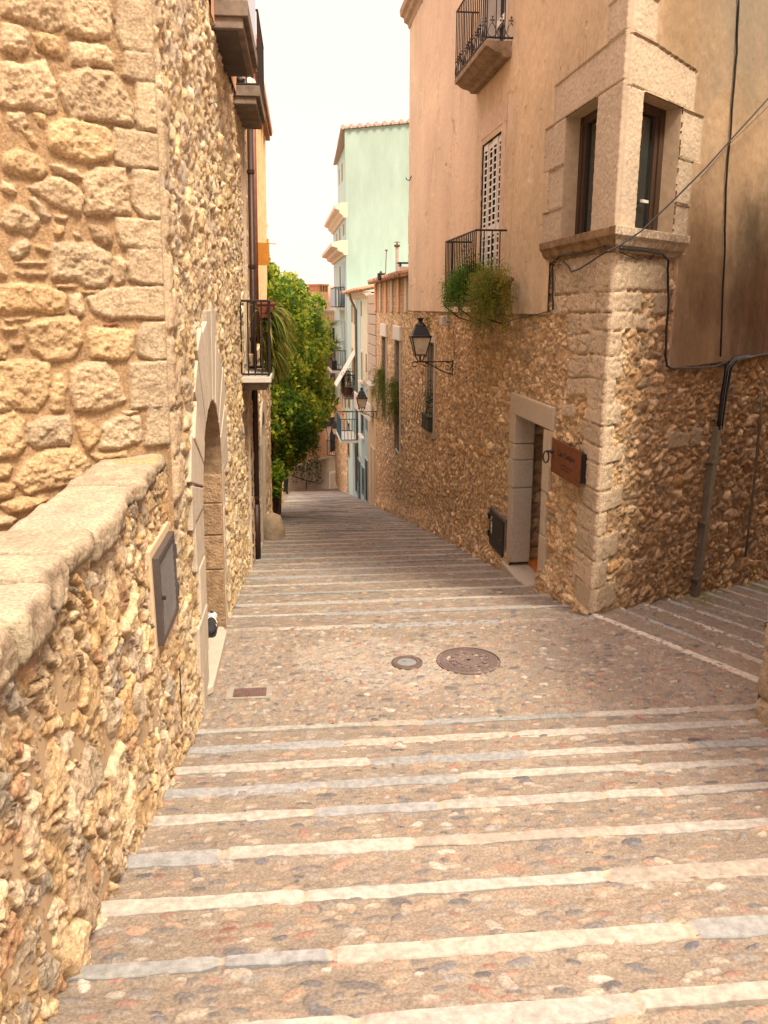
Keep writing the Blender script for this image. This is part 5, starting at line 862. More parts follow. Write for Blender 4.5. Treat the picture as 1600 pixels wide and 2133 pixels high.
hr = thing('handrail', 'thin dark handrail sloping beside the far wall at the end of the street', 'handrail', hy(638, 1018, 50)); mb = MB(); pts = [hy(596, 987, 49), hy(639, 1001, 50), hy(656, 1005, 50.4)]; mb.tube(pts, .035, 6); mb.build('rail', M['iron'], hr)
for (u, v0, v1, yy) in ((639, 1002, 1020, 50), (600, 989, 1012, 49)): mb = MB(); mb.tube([hy(u, v0, yy), hy(u - 1, v1, yy)], .035, 6); mb.build('post', M['iron'], hr)
pp = hy(596, 1028, 39.5); pt = thing('street_planter', 'dark square planter with a small bush at the far end of the left wall', 'planter', (pp[0], 39.5, pp[2])); mb = MB(); mb.lathe([(.26, 0.12), (.36, .95), (.30, .95), (.28, .8)], 4, (pp[0] - .1, 39.5, pp[2]), True); mb.build('box', M['black'], pt); mb = MB()
for a in (-.15, .15): mb.lathe([(.05, 0), (.05, .12)], 6, (pp[0] - .1 + a, 39.4, pp[2]))
mb.build('foot', M['iron'], pt); n = 420; C = np.array([pp[0] - .1, 39.5, pp[2] + 1.15]) + r2.normal(0, 1, (n, 3)) * np.array([.2, .2, .22]); leafmesh('bush', C, r2.uniform(.06, .12, n), np.array([(.05, .12, .02)]) * r2.uniform(.6, 1.5, (n, 1)), M['leaf'], pt, .5, 0, r2)
# ------------------------------------------------------------------ lamps
def lamp(F, u, z, ext, hl, label, s=1.0):
    t = thing('street_lamp', label, 'street lamp', F.p(u, 0, z), 'wall lanterns along the street')
    mb = MB(); P = lambda h, zz, du=0: F.p(u + du, h * s if False else h, z + zz)
    mb.tube([P(0, 0), P(ext, .0)], .013, 6); mb.tube([P(.012, .06), P(.012, -.28)], .018, 6)
    mb.tube([P(.03, -.25), P(.12, -.235), P(.28, -.17), P(.42, -.09), P(.6, -.015)], .012, 6)
    sp = [P(.12 + (.10 - .012 * k * .55) * math.cos(k * .62 + 1.2), -.11 + (.10 - .012 * k * .55) * math.sin(k * .62 + 1.2)) for k in range(15)]; mb.tube(sp, .010, 5)
    mb.tube([P(.24, -.02), P(.28, -.10), P(.34, -.11), P(.38, -.04)], .008, 5)
    for h0, sg in ((ext, 1), (hl - .12, -1)): mb.tube([P(h0 + sg * .05 * math.sin(a) * 1.0, -.05 + .05 * math.cos(a)) for a in np.linspace(0, 4.2, 9)], .009, 5)
    mb.tube([P(hl + .08, -.01), P(hl + .0, -.05), P(hl - .1, -.07), P(hl - .14, -.03)], .008, 5)
    mb.build('bracket', M['iron'], t)
    c = P(hl, 0); mb = MB(); b0, b1, wb, wt = .145, .50, .105, .19
    for sx in (-1, 1): mb.tube([(c[0] + sx * .03, c[1], c[2] + .01), (c[0] + sx * .075, c[1], c[2] + .06), (c[0] + sx * .10, c[1], c[2] + b0)], .011, 6)
    for sy in (-1, 1): mb.tube([(c[0], c[1] + sy * .03, c[2] + .01), (c[0], c[1] + sy * .075, c[2] + .06), (c[0], c[1] + sy * .10, c[2] + b0)], .011, 6)
    for sx in (-1, 1):
        for sy in (-1, 1): mb.tube([(c[0] + sx * wb, c[1] + sy * wb, c[2] + b0), (c[0] + sx * wt, c[1] + sy * wt, c[2] + b1)], .012, 5); mb.tube([(c[0] + sx * wb, c[1] + sy * wb, c[2] + b0), (c[0] + sx * wb * 1.1, c[1] + sy * wb * 1.1, c[2] + b0 - .05)], .012, 5)
    for w_, zz in ((wb, b0), (wt, b1)): q = [(c[0] - w_, c[1] - w_), (c[0] + w_, c[1] - w_), (c[0] + w_, c[1] + w_), (c[0] - w_, c[1] + w_)]; [mb.tube([(*q[k], c[2] + zz), (*q[(k + 1) % 4], c[2] + zz)], .013, 5) for k in range(4)]
    mb.build('lantern_frame', M['black'], t)
    mb = MB(); mb.lathe([(wb * 1.35, b0 + .004), (wt * 1.36, b1 - .004)], 4, c, True); mb.build('glass', M['milkglass'], t)
    mb = MB(); mb.lathe([(.30, b1 + .0), (.305, b1 + .02), (.25, b1 + .04), (.17, b1 + .19), (.15, b1 + .2)], 4, c, True); mb.lathe([(.125, b1 + .19), (.11, b1 + .235), (.085, b1 + .27), (.045, b1 + .30), (.045, b1 + .335), (.075, b1 + .36), (.075, b1 + .375), (.0, b1 + .385)], 14, c); mb.lathe([(.01, b1 + .38), (.012, b1 + .40), (.0, b1 + .42)], 6, c); mb.build('cap', M['black'], t, .004)
    return t
ul, zl = FR.uv(945, 753); lamp(FR, ul, zl, .82, .70, 'black wall lantern nearest the camera, under the plant filled balcony')
ul, zl = FR.uv(787, 857); lamp(FR, ul, zl, 1.30, .60, 'second black wall lantern, on a long bracket from the stone outbuilding')
ul, zl = FR.uv(718, 909); lamp(FR, ul, zl, .9, .55, 'black lantern far down the street beside the teal railing')
ul, zl = FH.uv(693, 880); ul -= .1
lf = thing('street_lamp', 'smallest and farthest lantern, hanging in front of the far peach house', 'street lamp', hy(685, 900, 52), 'wall lanterns along the street')
c = hy(685, 904, 52); mb = MB(); mb.lathe([(.12, .0), (.27, .5)], 4, c, True); mb.build('glass', M['milkglass'], lf)
mb = MB(); mb.lathe([(.36, .5), (.30, .55), (.16, .8), (.05, .85), (.05, .95), (.0, 1.0)], 4, c, True); mb.build('cap', M['black'], lf); mb = MB(); pw = FH.uv(697, 883); q = FH.p(pw[0], 0, pw[1]); mb.tube([(c[0], c[1], c[2] + .98), (c[0], c[1], c[2] + 1.15), tuple(q)], .03, 6)
for sx in (-1, 1):
    for sy in (-1, 1): mb.tube([(c[0] + sx * .085, c[1] + sy * .085, c[2]), (c[0] + sx * .19, c[1] + sy * .19, c[2] + .5)], .018, 5)
mb.build('bracket', M['black'], lf)
# ------------------------------------------------------------------ fittings on the corner house
def cable(name, label, F, px, r, h, mat='black', smooth=3, wig=.0, cat='cable', seed=1):
    q = [np.array(F.p(*((lambda a: (a[0], (h[k] if hasattr(h, '__len__') else h), a[1]))(F.uv(x, y, h[k] if hasattr(h, '__len__') else h))))) for k, (x, y) in enumerate(px)]
    P = []; rr = np.random.default_rng(seed)
    for k in range(len(q) - 1):
        for s in range(smooth): P.append(q[k] + (q[k + 1] - q[k]) * s / smooth + (rr.normal(0, wig, 3) if s else 0))
    P.append(q[-1]); mb = MB(); mb.tube(P, r, 6); return tag(mb.build(name, M[mat], None, 0, True), label, cat)
cable('cable', 'thick black cable running straight down the stained alley stucco', FA, [(1540, -30), (1535, 110), (1527, 200), (1521, 290), (1515, 350), (1510, 480), (1506, 600), (1501, 742)], .014, .075, wig=.004)
mb_px = [(1152, 645), (1152, 600), (1151, 548)]
cable('cable', 'dark cable rising from the stone joint to the left end of the corner sill', FR, mb_px + [(1165, 533), (1185, 530), (1215, 526), (1250, 514), (1262, 512)], .012, [.07] * 3 + [.07, .08, .08, .09, .10], wig=.004)
cable('cable', 'twisted cable bundle under the corner sill dropping along the stucco edge', FA, [(1292, 517), (1315, 520), (1345, 522), (1380, 528), (1393, 542), (1392, 600), (1389, 680), (1386, 742), (1390, 763), (1402, 768), (1440, 766), (1480, 764), (1510, 756), (1530, 746), (1560, 743), (1600, 736), (1650, 730)], .014, [.1, .1, .1, .09, .08] + [.07] * 12, wig=.005)
cable('cable', 'thin sagging cable loop below the corner sill', FA, [(1292, 525), (1310, 533), (1325, 540), (1345, 535), (1356, 541), (1362, 530)], .006, .06, wig=.003)
cable('cable', 'thin dark wire along the stone ledge under the lower balcony', FR, [(858, 654), (900, 657), (940, 655), (985, 672), (1050, 672), (1085, 662), (1120, 655), (1150, 645)], .006, .06, wig=.006)
cable('cable', 'slack overhead cable slanting up to the right from the corner sill', FA, [(1264, 524), (1290, 512), (1335, 482), (1400, 420), (1470, 350), (1540, 272), (1605, 200), (1680, 110)], .010, [.18, .2, .22, .26, .3, .34, .4, .5], smooth=4)
cable('cable', 'end of the overhead cable stapled under the left side of the corner sill', FR, [(1151, 600), (1150, 560), (1158, 544), (1172, 543), (1183, 553), (1190, 566), (1207, 560), (1228, 547), (1262, 524)], .010, [.07, .07, .08, .08, .08, .08, .11, .13, .17])
cable('cable', 'thin wire beside the overhead cable', FA, [(1460, 370), (1520, 300), (1600, 222), (1680, 140)], .004, [.1, .1, .25, .4])
for k, (dx, r_) in enumerate(((0, .030), (9, .018))): cable('downpipe_cable', ['black ribbed conduit above the metal cable cover', 'thin black tube beside the ribbed conduit'][k], FA, [(1560 + dx, 742), (1530 + dx, 748), (1515 + dx, 765), (1507 + dx * .8, 815), (1497 + dx * .7, 895)], r_, .09, wig=.003, cat='conduit')
a = FA.uv(1493, 888, .05); b = FA.uv(1446, 1246, .05); t = thing('cable_cover', 'tall grey metal cable cover strapped to the alley wall', 'cable cover', FA.p(b[0], .0, b[1]))
mb = MB(); w_ = .075; mb.hexa([FA.p(b[0] - w_, -.05, b[1] - .1), FA.p(b[0] - w_, .10, b[1] - .1), FA.p(b[0] + w_, .10, b[1] - .1), FA.p(b[0] + w_, -.05, b[1] - .1), FA.p(a[0] - w_, -.05, a[1]), FA.p(a[0] - w_, .10, a[1]), FA.p(a[0] + w_, .10, a[1]), FA.p(a[0] + w_, -.05, a[1])]); mb.build('channel', M['galv'], t, .008)
for f in (.12, .45, .80): u, z = mix(b[0], a[0], f), mix(b[1], a[1], f); mb = MB(); mb.fbox(FA, u - .14, u + .14, -.02, .108, z, z + .03); mb.build('strap', M['galv'], t)
cable('pipe', 'faint pale pipe low on the alley wall at the right edge', FA, [(1588, 820), (1574, 980), (1553, 1160)], .022, .07, 'galv', cat='pipe')
# hotel sign
sg = thing('wooden_sign', 'rusty brown sign with script lettering and an iron ring beside the doorway', 'sign', FR.p(1.25, .06, 1.42))
su0, su1 = FR.uv(1207, 960, .125)[0], FR.uv(1149, 935, .125)[0]; mb = MB(); mb.fbox(FR, su0, su1, .10, .125, 1.41, 1.84); mb.build('panel', M['corten'], sg, .003); mb = MB(); mb.fbox(FR, su0 - .0, su1 - .02, .0, .099, 1.45, 1.8); mb.build('backing', M['dark'], sg)
from mathutils import Matrix
def text(s, u, z, size, shear, parent, mat, F=FR, h=.1255):
    cu = bpy.data.curves.new('t', 'FONT'); cu.body = s; cu.size = size; cu.shear = shear; cu.extrude = .002; cu.align_x = 'CENTER'; o = bpy.data.objects.new('t', cu); COL.objects.link(o)
    bpy.context.view_layer.update(); me = bpy.data.meshes.new_from_object(o.evaluated_get(bpy.context.evaluated_depsgraph_get())); bpy.data.objects.remove(o)
    X = -F.d; R = Matrix(((X[0], 0, F.n[0]), (X[1], 0, F.n[1]), (0, 1, 0))).to_4x4(); p = F.p(u, h, z) - off(parent); me.transform(Matrix.Translation(p) @ R); me.name = 'lettering'; return link('lettering', me, parent, mat)
inkm = pm('burnt_ink', (.02, .008, .004), .7)
SC = (su0 + su1) / 2 - .04; text('Casa Cundaro', SC, 1.665, .105, .38, sg, inkm); r_ = np.random.default_rng(3); mb = MB()
for zl_, n_ in ((1.555, 15), (1.512, 12)):   # two lines of lettering too small to read in the photograph
    for k in range(n_):
        if k in (6, 10): continue
        u = SC + .13 - .027 * k; mb.fbox(FR, u - .009, u + .007, .1252, .1262, zl_ + r_.uniform(-.002, .002), zl_ + r_.uniform(.014, .024))
mb.build('small_lettering', inkm, sg)
mb = MB(); c = FR.p(su1 - .02, .20, 1.60); mb.tube([c + FR.n * .05 * math.cos(a) * .6 + np.array([0, 0, .075 * math.sin(a)]) + FR.d * .02 * math.cos(a) for a in np.linspace(0, 2 * math.pi, 20)], .010, 6, False); mb.tube([FR.p(su1 - .06, .12, 1.67), FR.p(su1 - .03, .2, 1.675)], .016, 7); mb.lathe([(.03, -.02), (.035, 0), (.03, .02)], 10, FR.p(su1 - .06, .13, 1.67)); mb.build('ring', M['iron'], sg)
# meter door
mu0, mu1 = 3.72, 4.62; mz0, mz1 = -.46, .13; md = thing('meter_door', 'black metal meter door with white graffiti scratches, left of the doorway', 'meter door', FR.p(4.2, .05, mz0))
mb = MB(); mb.fbox(FR, mu0, mu1, .055, .08, mz0, mz1); mb.build('panel', pm('black_enamel', (.012, .010, .008), .5, 0, .5, 5, .1), md, .003); mb = MB(); mb.fbox(FR, mu0 - .05, mu1 + .03, .0, .06, mz0 - .04, mz1 + .05); mb.build('frame', M['concrete'], md)
for z in (-.30, .0): mb = MB(); mb.fbox(FR, mu1, mu1 + .05, .05, .10, z - .05, z + .05); mb.build('hinge', M['iron'], md)
mb = MB(); r_ = np.random.default_rng(9)
for k in range(7):
    u, z = mu1 - .12 - .05 * r_.random(), .02 - .045 * k; P = [FR.p(u + .05 * math.sin(q * 1.9 + k), .083, z + .022 * math.cos(q * 2.3 + k * 2)) for q in range(6)]; mb.tube(P, .004, 4)
mb.build('graffiti', M['white'], md); mb = MB(); mb.lathe([(.014, 0), (.014, .012)], 8, FR.p(mu0 + .15, .085, -.22)); mb.build('lock', M['galv'], md)
u, z = FR.uv(938, 668); fd = thing('floodlight', 'small pale floodlight under the plant filled balcony', 'floodlight', FR.p(u, .1, z)); mb = MB(); mb.fbox(FR, u - .15, u + .15, .10, .20, z - .10, z + .10); mb.build('housing', M['slabpale'], fd, .012); mb = MB(); mb.tube([FR.p(u, 0, z - .05), FR.p(u, .12, z)], .015, 6); mb.build('arm', M['galv'], fd)
cable('cable', 'thin vertical wire dropping from the floodlight to the nearest lantern', FR, [(945, 680), (946, 720), (946, 752)], .006, .06)
cable('hook', 'small iron hook at the far upper edge of the peach stucco', FR, [(857, 366), (853, 376), (847, 374), (846, 370)], .012, [.06, .12, .16, .17], cat='hook')
# plants on the lower balcony
def asparagus(name, label, pots, cols, n, sag, r, parent_group, spread, ln=(.5, 1.25)):
    t = thing(name, label, 'potted plant', pots[0], parent_group)
    C = []; K = []
    for k in range(n):
        p = np.array(pots[k % len(pots)]) + np.array([0, 0, .22]); d = r.normal(size=3) * np.array(spread); d[2] = abs(d[2]) + r.uniform(-.3, .6); d /= np.linalg.norm(d); L = r.uniform(*ln); q = p.copy(); col = np.array(cols[r.integers(len(cols))]) * r.uniform(.7, 1.25)
        for s in range(34):
            q = q + d * L / 34; d = d + np.array([0, 0, -sag * .075]) + r.normal(0, .025, 3); d /= np.linalg.norm(d); wv = .012 + .05 * math.sin(math.pi * min(1, s / 30)) 
            for _ in range(3): C.append(q + r.normal(0, wv, 3)); K.append(col * r.uniform(.75, 1.3))
    C = np.array(C); leafmesh('foliage', C, r.uniform(.025, .055, len(C)), np.array(K), M['leaf'], t, .3, .6, r); return t
r3 = np.random.default_rng(33); P_ = lambda px, py, h: (lambda a: FR.p(a[0], h, a[1]))(FR.uv(px, py, h))
g1 = [P_(972, 618, .45), P_(958, 622, .50), P_(985, 600, .4)]; t = asparagus('feathery_plant', 'bright green feathery fern spilling through the balcony bars on the left', g1, [(.07, .17, .015), (.10, .22, .02), (.05, .13, .015), (.13, .22, .03)], 190, 2.1, r3, 'balcony plants', (.35, .3, .5), (.2, .75))
g2 = [P_(1018, 622, .50), P_(1008, 618, .52), P_(1028, 625, .5)]; t2 = asparagus('feathery_plant', 'yellowing feathery fern trailing far below the balcony, right of the green one', g2, [(.17, .20, .02), (.22, .18, .03), (.12, .18, .02), (.26, .20, .03), (.10, .17, .02)], 140, 2.6, r3, 'balcony plants', (.2, .2, .3), (.25, .95))
def potat(name, label, c, r0, h, mat, group=None):
    t = thing(name, label, 'pot', c, group); mb = MB(); mb.lathe([(r0 * .68, 0), (r0 * .95, h * .85), (r0 * 1.08, h * .85), (r0 * 1.08, h), (r0 * .9, h), (r0 * .85, h * .8)], 16, c); mb.build('body', mat, t, smooth=False)
    mb = MB(); mb.lathe([(r0 * .6, h * .78), (.0, h * .84)], 10, c); mb.build('soil', pm('soil', (.06, .04, .025), .95), t); return t
potat('flower_pot', 'terracotta pot at the near end of the lower right balcony', P_(1040, 628, .3), .19, .34, M['terracotta'])
for k, p in enumerate((g1[0], g2[0])): potat('flower_pot', ['dark pot half hidden under the bright green fern', 'dark pot half hidden under the yellowing fern'][k], p + np.array([0, 0, -.02]), .14, .24, M['terracotta'], 'pots under the balcony ferns')
for k, (w_, lab, n) in enumerate(((w1, 'yellow green trailing plant under the farther barred window', 55), (w2, 'trailing plant under the nearer barred window, beside the lantern', 60))):
    um = (w_[0] + w_[1]) / 2; zz = [.95, .75][k]; asparagus('window_plant', lab, [FR.p(um - .2, .12, zz), FR.p(um + .3, .12, zz + .1), FR.p(um, .12, zz - .5)], [(.13, .17, .02), (.18, .19, .03), (.09, .13, .02)], n * 2, 1.7, r3, 'plants under the barred windows', (.35, .8, .5))
t = thing('window_box', 'dark planter with a leafy shrub behind the bulging window grille', 'planter', FR.p(sl0 + .4, .12, slz0)); mb = MB(); mb.fbox(FR, sl0 + .05, sl1 - .02, -.05, .16, slz0 + .03, slz0 + .34); mb.fbox(FR, sl0 + .03, sl1, -.07, .18, slz0 + .34, slz0 + .38); mb.build('box', pm('grey_green_box', (.06, .07, .05), .8), t); n = 260; C = np.array(FR.p((sl0 + sl1) / 2, .08, slz0 + .7)) + r3.normal(0, 1, (n, 3)) * np.array([.06, .18, .2]); leafmesh('shrub', C, r3.uniform(.04, .08, n), np.array([(.03, .07, .015)]) * r3.uniform(.6, 1.6, (n, 1)), M['leaf'], t, .45, .2, r3)
n = 240; t0 = np.linspace(0, 1, n); q = [FR.p(*((lambda a: (a[0], .06, a[1]))(FR.uv(897 + 3 * math.sin(k * .3), 660 + 60 * k / n))))for k in range(n)]; C = np.array(q) + r3.normal(0, 1, (n, 3)) * np.array([.03, .10, .05]); o = leafmesh('creeper', C, r3.uniform(.03, .07, n), np.array([(.10, .12, .02)]) * r3.uniform(.6, 1.5, (n, 1)), M['leaf'], None, .5, .3, r3); tag(o, 'thin green creeper hanging above the caged slit window', 'plant')
# satellite items on the far balconies
t = thing('potted_plants', 'dark leafy pot on the awning balcony', 'potted plant', FR.p(31, .35, FR.uv(735, 812)[1])); c = FR.p(31.2, .35, rect(FR, 722, 744, 802, 817)[2] + .1); mb = MB(); mb.lathe([(.16, 0), (.22, .35), (.18, .35)], 10, c); mb.build('pot', M['terracotta'], t); n = 350; C = c + np.array([0, 0, .7]) + r3.normal(0, 1, (n, 3)) * np.array([.2, .3, .3]); leafmesh('foliage', C, r3.uniform(.06, .14, n), np.array([(.05, .09, .025)]) * r3.uniform(.5, 1.6, (n, 1)), M['leaf'], t, .5, 0, r3)
# white panel in front of the ochre door wall
a = FR.uv(779, 838); mb = MB(); mb.hexa([FR.p(23.0, .1, a[1] - .75), FR.p(23.0, .16, a[1] - .75), FR.p(24.6, .66, a[1] - .35), FR.p(24.6, .6, a[1] - .35), FR.p(23.0, .1, a[1] - .1), FR.p(23.0, .16, a[1] - .1), FR.p(24.6, .66, a[1] + .3), FR.p(24.6, .6, a[1] + .3)]); tag(mb.build('white_awning_panel', M['white'], None, .01), 'folded white panel tilted out beside the second lantern', 'panel')
# ------------------------------------------------------------------ left wall fittings
hh = [FP.uv(330, 1163, .07), FP.uv(366, 1100, .07), FP.uv(338, 1357, .07), FP.uv(375, 1280, .07)]; u0, u1 = hh[0][0], hh[3][0] - .02; z0, z1 = hh[2][1], hh[0][1]
ht = thing('mesh_hatch', 'grey metal mesh hatch set in the parapet wall beside the arched door', 'hatch', FP.p((u0 + u1) / 2, .05, z0))
mb = MB()
for a, b, c, d in ((u0, u0 + .045, z0, z1), (u1 - .045, u1, z0, z1), (u0 + .045, u1 - .045, z0, z0 + .045), (u0 + .045, u1 - .045, z1 - .045, z1)): mb.fbox(FP, a, b, .02, .07, c, d)
gm = pm('dark_grey_paint', (.085, .068, .064), .6, .2, .2); mb.build('frame', gm, ht, .004)
mb = MB(); n = 13
for k in range(-24, n + 8):
    for s in (1, -1):
        P = []; 
        for q in range(2):
            zz = z0 + .04 + q * (z1 - z0 - .08); P.append((u0 + .04 + (u1 - u0 - .08) * (k / n) + (q if s > 0 else 1 - q) * (z1 - z0) * .75, zz))
        (ua, za), (ub, zb_) = P; lo_, hi_ = u0 + .04, u1 - .04
        ts_ = sorted([(lo_ - ua) / (ub - ua + 1e-9), (hi_ - ua) / (ub - ua + 1e-9)]); ta, tb = max(0, ts_[0]), min(1, ts_[1])
        if tb - ta > .02: mb.tube([FP.p(ua + (ub - ua) * ta, .058 + .003 * s, za + (zb_ - za) * ta), FP.p(ua + (ub - ua) * tb, .058 + .003 * s, za + (zb_ - za) * tb)], .0032, 4)
mb.build('mesh', pm('mesh_wire', (.09, .075, .07), .6, .2), ht); mb = MB(); mb.fbox(FP, u0 + .03, u1 - .03, .02, .045, z0 + .03, z1 - .03); mb.build('back_plate', pm('hatch_back', (.012, .009, .008), .8), ht); mb = MB(); mb.lathe([(.016, -.01), (.016, .01)], 8, FP.p(u0 + .06, .075, z0 + .3)); mb.build('knob', M['iron'], ht)
for z in (z0 + .15, z1 - .15): mb = MB(); mb.fbox(FP, u1, u1 + .025, .03, .075, z - .05, z + .05); mb.build('hinge', gm, ht)
mb = MB(); mb.fbox(FP, u0 - .05, u1 + .05, -.02, .03, z0 - .06, z1 + .06); mb.build('mortar_surround', pm('lime_mortar', (.56, .42, .27), .95, 0, .15, 12, .5), ht, .01)
# doorstep and shoe
mb = MB(); q = [hz(472, 1316, .10), hz(447, 1419, .10), hz(436, 1434, .10)]
P = [(-1.35, 7.0), (q[2][0] - .02, 7.04), (q[2][0] + .03, 7.10), (q[1][0], 7.2), (q[0][0], 8.42), (q[0][0] - .05, 8.55), (-1.35, 8.6)]; n = len(P)
mb.add([(x, y, .02) for x, y in P] + [(x, y, .10) for x, y in P], [tuple(reversed(range(n))), tuple(range(n, 2 * n))] + [(k, (k + 1) % n, n + (k + 1) % n, n + k) for k in range(n)]); tag(mb.build('door_step', M['marble'], None, .012), 'worn pale marble step in front of the arched doorway', 'step')
sh = thing('shoe', 'black sports shoe with white stripes left on the marble doorstep', 'shoe', (-1.0, 8.1, .1)); c = hz(440, 1318, .10)
def shoe_ring(t): return (.030 + .018 * math.sin(math.pi * min(1, t * 1.15)) , .045 + .055 * max(0, (t - .45)) * 1.6)
mb = MB(); 
for k in range(9):
    t = k / 8; w_, h_ = shoe_ring(t); yy = c[1] - .14 + .28 * t
    for q_ in range(12): a = 2 * math.pi * q_ / 12; mb.v.append((c[0] + w_ * 1.25 * math.cos(a), yy, .125 + h_ * .9 + h_ * math.sin(a) * (.95 if math.sin(a) > 0 else .9)))
for k in range(8):
    for q_ in range(12): mb.f.append((k * 12 + q_, k * 12 + (q_ + 1) % 12, k * 12 + 12 + (q_ + 1) % 12, k * 12 + 12 + q_))
mb.f.append(tuple(range(12))); mb.f.append(tuple(96 + q_ for q_ in reversed(range(12)))); up_s = mb.build('upper', pm('black_mesh_fabric', (.02, .02, .025), .8), sh, 0, True)
mb = MB(); mb.lathe([(.052, .0), (.062, .05), (.05, .085), (.0, .09)], 14, (c[0], c[1] + .12, .19)); mb.build('heel_collar', pm('grey_fabric', (.42, .42, .45), .8), sh, 0, True)
mb = MB()
for k in range(2): yy = c[1] - .0 + .05 * k; mb.tube([(c[0] + .062 * math.cos(a), yy + .02 * math.sin(a), .145 + .075 * math.sin(a) * (1 + .6 * k * .3) + .02 * k) for a in np.linspace(.3, 2.8, 8)], .006, 5)
mb.build('stripe', M['white'], sh)
mb = MB(); pr_s = [(-.14, .028), (-.10, .048), (0, .052), (.08, .046), (.15, .05)]; n = len(pr_s)
for z in (.10, .128):
    for s in (1, -1):
        for (dy, w_) in (pr_s if s > 0 else reversed(pr_s)): mb.v.append((c[0] + s * w_ * 1.2, c[1] + dy, z))
m = 2 * n; mb.f += [tuple(reversed(range(m))), tuple(range(m, 2 * m))] + [(k, (k + 1) % m, m + (k + 1) % m, m + k) for k in range(m)]; mb.build('sole', M['black'], sh)
# ------------------------------------------------------------------ covers in the paving
def cover(name, label, c, R, small=False):
    t = thing(name, label, 'manhole cover', (c[0], c[1], 0)); z = .017
    mb = MB(); mb.lathe([(R * 1.0, -.02), (R, z), (R * .955, z + .004), (R * .955, -.002), (R * .93, -.002), (R * .93, -.02)], 56, (c[0], c[1], 0)); mb.build('ring', M['iron2'], t)
    mb = MB(); mb.lathe([(R * .92, -.02), (R * .92, z), (R * (.66), z), (R * .65, z - .006), (R * .62, z - .006), (R * .61, z + .001), (R * .6, z - .005), (R * .42, z - .005), (R * .41, z + .004), (R * .37, z + .004), (R * .36, z), (R * .15, z), (R * .14, z + .006), (R * .10, z + .006), (R * .07, z + .002), (.0, z + .002)] if not small else [(R * .92, -.02), (R * .92, z), (R * .62, z), (R * .60, z - .004), (.0, z - .004)], 56, (c[0], c[1], 0)); n = 12 if not small else 44
    for k in range(n):
        a = 2 * math.pi * k / n; ca, sa = math.cos(a), math.sin(a)
        if not small: P = [(R * r_ * ca - w_ * sa, R * r_ * sa + w_ * ca) for r_, w_ in ((.44, 0), (.52, .018), (.585, .012), (.585, -.012), (.52, -.018))]
        else: P = [(R * r_ * ca - w_ * sa, R * r_ * sa + w_ * ca) for r_, w_ in ((.66, -.006), (.66, .006), (.88, .007), (.88, -.007))]
        m = len(P); mb.add([(c[0] + x, c[1] + y, z - .005) for x, y in P] + [(c[0] + x, c[1] + y, z + .006) for x, y in P], [tuple(range(m, 2 * m))] + [(q_, (q_ + 1) % m, m + (q_ + 1) % m, m + q_) for q_ in range(m)])
    if not small:
        for k in range(150):
            a = 2 * math.pi * k / 150
            for rr in (.72, .80, .87): x, y = c[0] + R * rr * math.cos(a + rr * 9), c[1] + R * rr * math.sin(a + rr * 9); mb.box(x - .005, x + .005, y - .005, y + .005, z - .001, z + .004)
    mb.build('plate', M['iron2'], t)
    if not small: mb = MB(); mb.lathe([(.022, z + .0035), (.0, z + .004)], 12, (c[0], c[1], 0)); mb.build('lift_hole', M['black'], t)
    if small: mb = MB(); mb.lathe([(R * .6, z - .003), (.0, z - .001)], 40, (c[0], c[1], 0)); mb.build('centre_plate', pm('worn_steel', (.26, .27, .27), .45, .4, .2, 12), t)
    return t
cover('manhole_cover', 'large round cast iron manhole cover with a ring of petals', hz(976, 1378, 0), .322); cover('round_valve_cover', 'small round valve cover left of the large manhole', hz(848, 1382, 0), .155, True)
c = hz(521, 1446, 0); t = thing('drain_cover', 'small rectangular utility cover set in cement near the left wall', 'utility cover', (c[0], c[1], 0)); mb = MB(); mb.box(c[0] - .15, c[0] + .15, c[1] - .08, c[1] + .08, -.02, .024)

for k in range(9): x = c[0] - .125 + k * .031; mb.box(x - .007, x + .007, c[1] - .06, c[1] + .06, .022, .028)
mb.build('plate', pm('rusty_iron', (.16, .10, .085), .65, .3, .35, 25, .6, 90), t); mb = MB(); mb.add([(c[0] - .22, c[1] - .11, .017), (c[0] + .2, c[1] - .12, .017), (c[0] + .21, c[1] + .115, .017), (c[0] - .2, c[1] + .12, .017), (c[0] - .22, c[1] - .11, -.02), (c[0] + .2, c[1] - .12, -.02), (c[0] + .21, c[1] + .115, -.02), (c[0] - .2, c[1] + .12, -.02)], [(0, 1, 2, 3), (0, 4, 5, 1), (1, 5, 6, 2), (2, 6, 7, 3), (3, 7, 4, 0)]); mb.build('cement_bed', pm('grey_cement', (.27, .24, .20), .9, 0, .2, 12, .5), t)
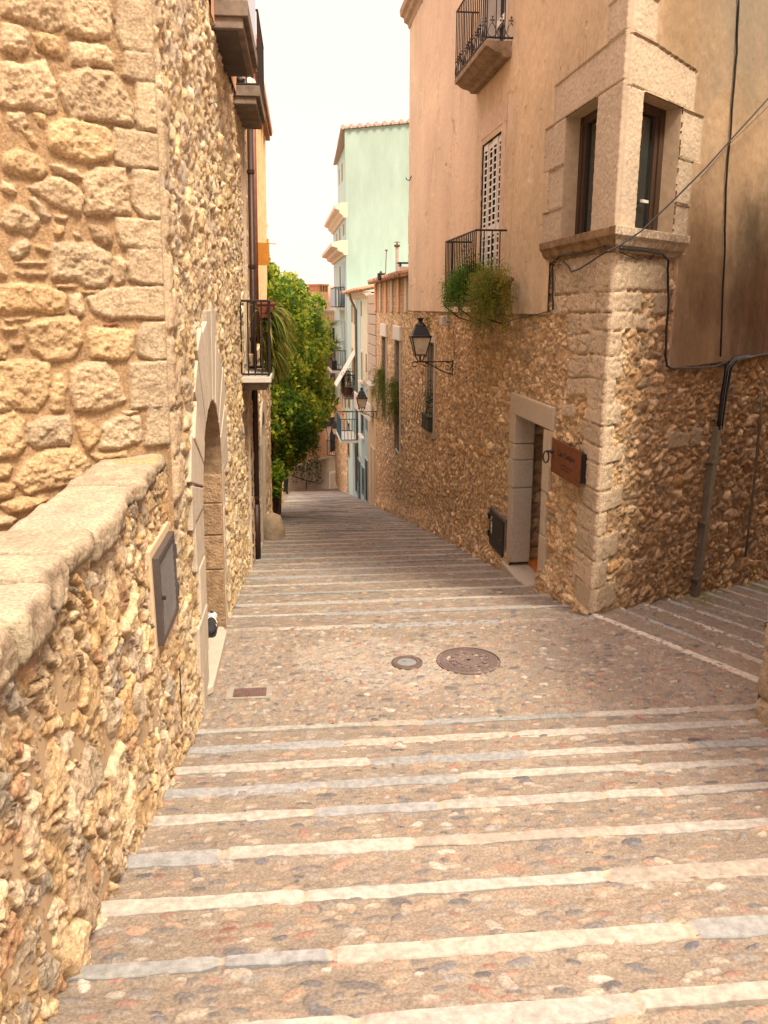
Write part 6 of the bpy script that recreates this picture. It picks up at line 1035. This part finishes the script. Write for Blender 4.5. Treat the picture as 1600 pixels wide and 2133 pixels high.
# ------------------------------------------------------------------ light
HAZE = .92; ZEN = 2.8; CREAM = (4.3, 3.3, 2.85, 1)
SUN_EL, SUN_AZ = math.radians(56), math.radians(150)     # azimuth clockwise from +Y
w = bpy.data.worlds.new('World'); S.world = w; w.use_nodes = True; nt = w.node_tree
sky = nt.nodes.new('ShaderNodeTexSky'); sky.sky_type = 'NISHITA'; sky.sun_disc = False; sky.sun_elevation = SUN_EL; sky.sun_rotation = SUN_AZ; sky.dust_density = 1.5
tn = nt.nodes.new('ShaderNodeMix'); tn.data_type = 'RGBA'; tn.blend_type = 'MULTIPLY'; tn.inputs[0].default_value = 1; tn.inputs[7].default_value = (1.0, .88, .72, 1)
bg = nt.nodes['Background']; bg.inputs[1].default_value = .15
hz_ = nt.nodes.new('ShaderNodeMix'); hz_.data_type = 'RGBA'; hz_.inputs[0].default_value = HAZE; hz_.inputs[7].default_value = CREAM   # bright milky haze over the clear sky
nt.links.new(sky.outputs[0], tn.inputs[6]); nt.links.new(tn.outputs[2], hz_.inputs[6]); 
tc = nt.nodes.new('ShaderNodeTexCoord'); sp = nt.nodes.new('ShaderNodeSeparateXYZ'); nt.links.new(tc.outputs['Generated'], sp.inputs[0])
mr = nt.nodes.new('ShaderNodeMapRange'); mr.interpolation_type = 'SMOOTHSTEP'; mr.inputs[1].default_value = .40; mr.inputs[2].default_value = .85; mr.inputs[3].default_value = 1; mr.inputs[4].default_value = ZEN; nt.links.new(sp.outputs[2], mr.inputs[0])
vm = nt.nodes.new('ShaderNodeVectorMath'); vm.operation = 'SCALE'; nt.links.new(hz_.outputs[2], vm.inputs[0]); nt.links.new(mr.outputs[0], vm.inputs['Scale']); nt.links.new(vm.outputs[0], bg.inputs[0])   # an overcast sky is brighter overhead
sd = bpy.data.lights.new('sun', 'SUN'); sd.energy = 2.9; sd.angle = math.radians(15); sd.color = (1, .88, .68); so = bpy.data.objects.new('sun', sd); COL.objects.link(so)
dirv = np.array([math.sin(SUN_AZ) * math.cos(SUN_EL), math.cos(SUN_AZ) * math.cos(SUN_EL), math.sin(SUN_EL)])
from mathutils import Vector
so.rotation_euler = Vector(dirv).to_track_quat('Z', 'Y').to_euler(); so.location = (0, 0, 30)
S.view_settings.view_transform = 'Standard'; S.view_settings.look = 'None'; S.view_settings.exposure = 1.14; S.view_settings.gamma = 1
S.cycles.max_bounces = 8; S.cycles.diffuse_bounces = 2; S.cycles.use_denoising = True
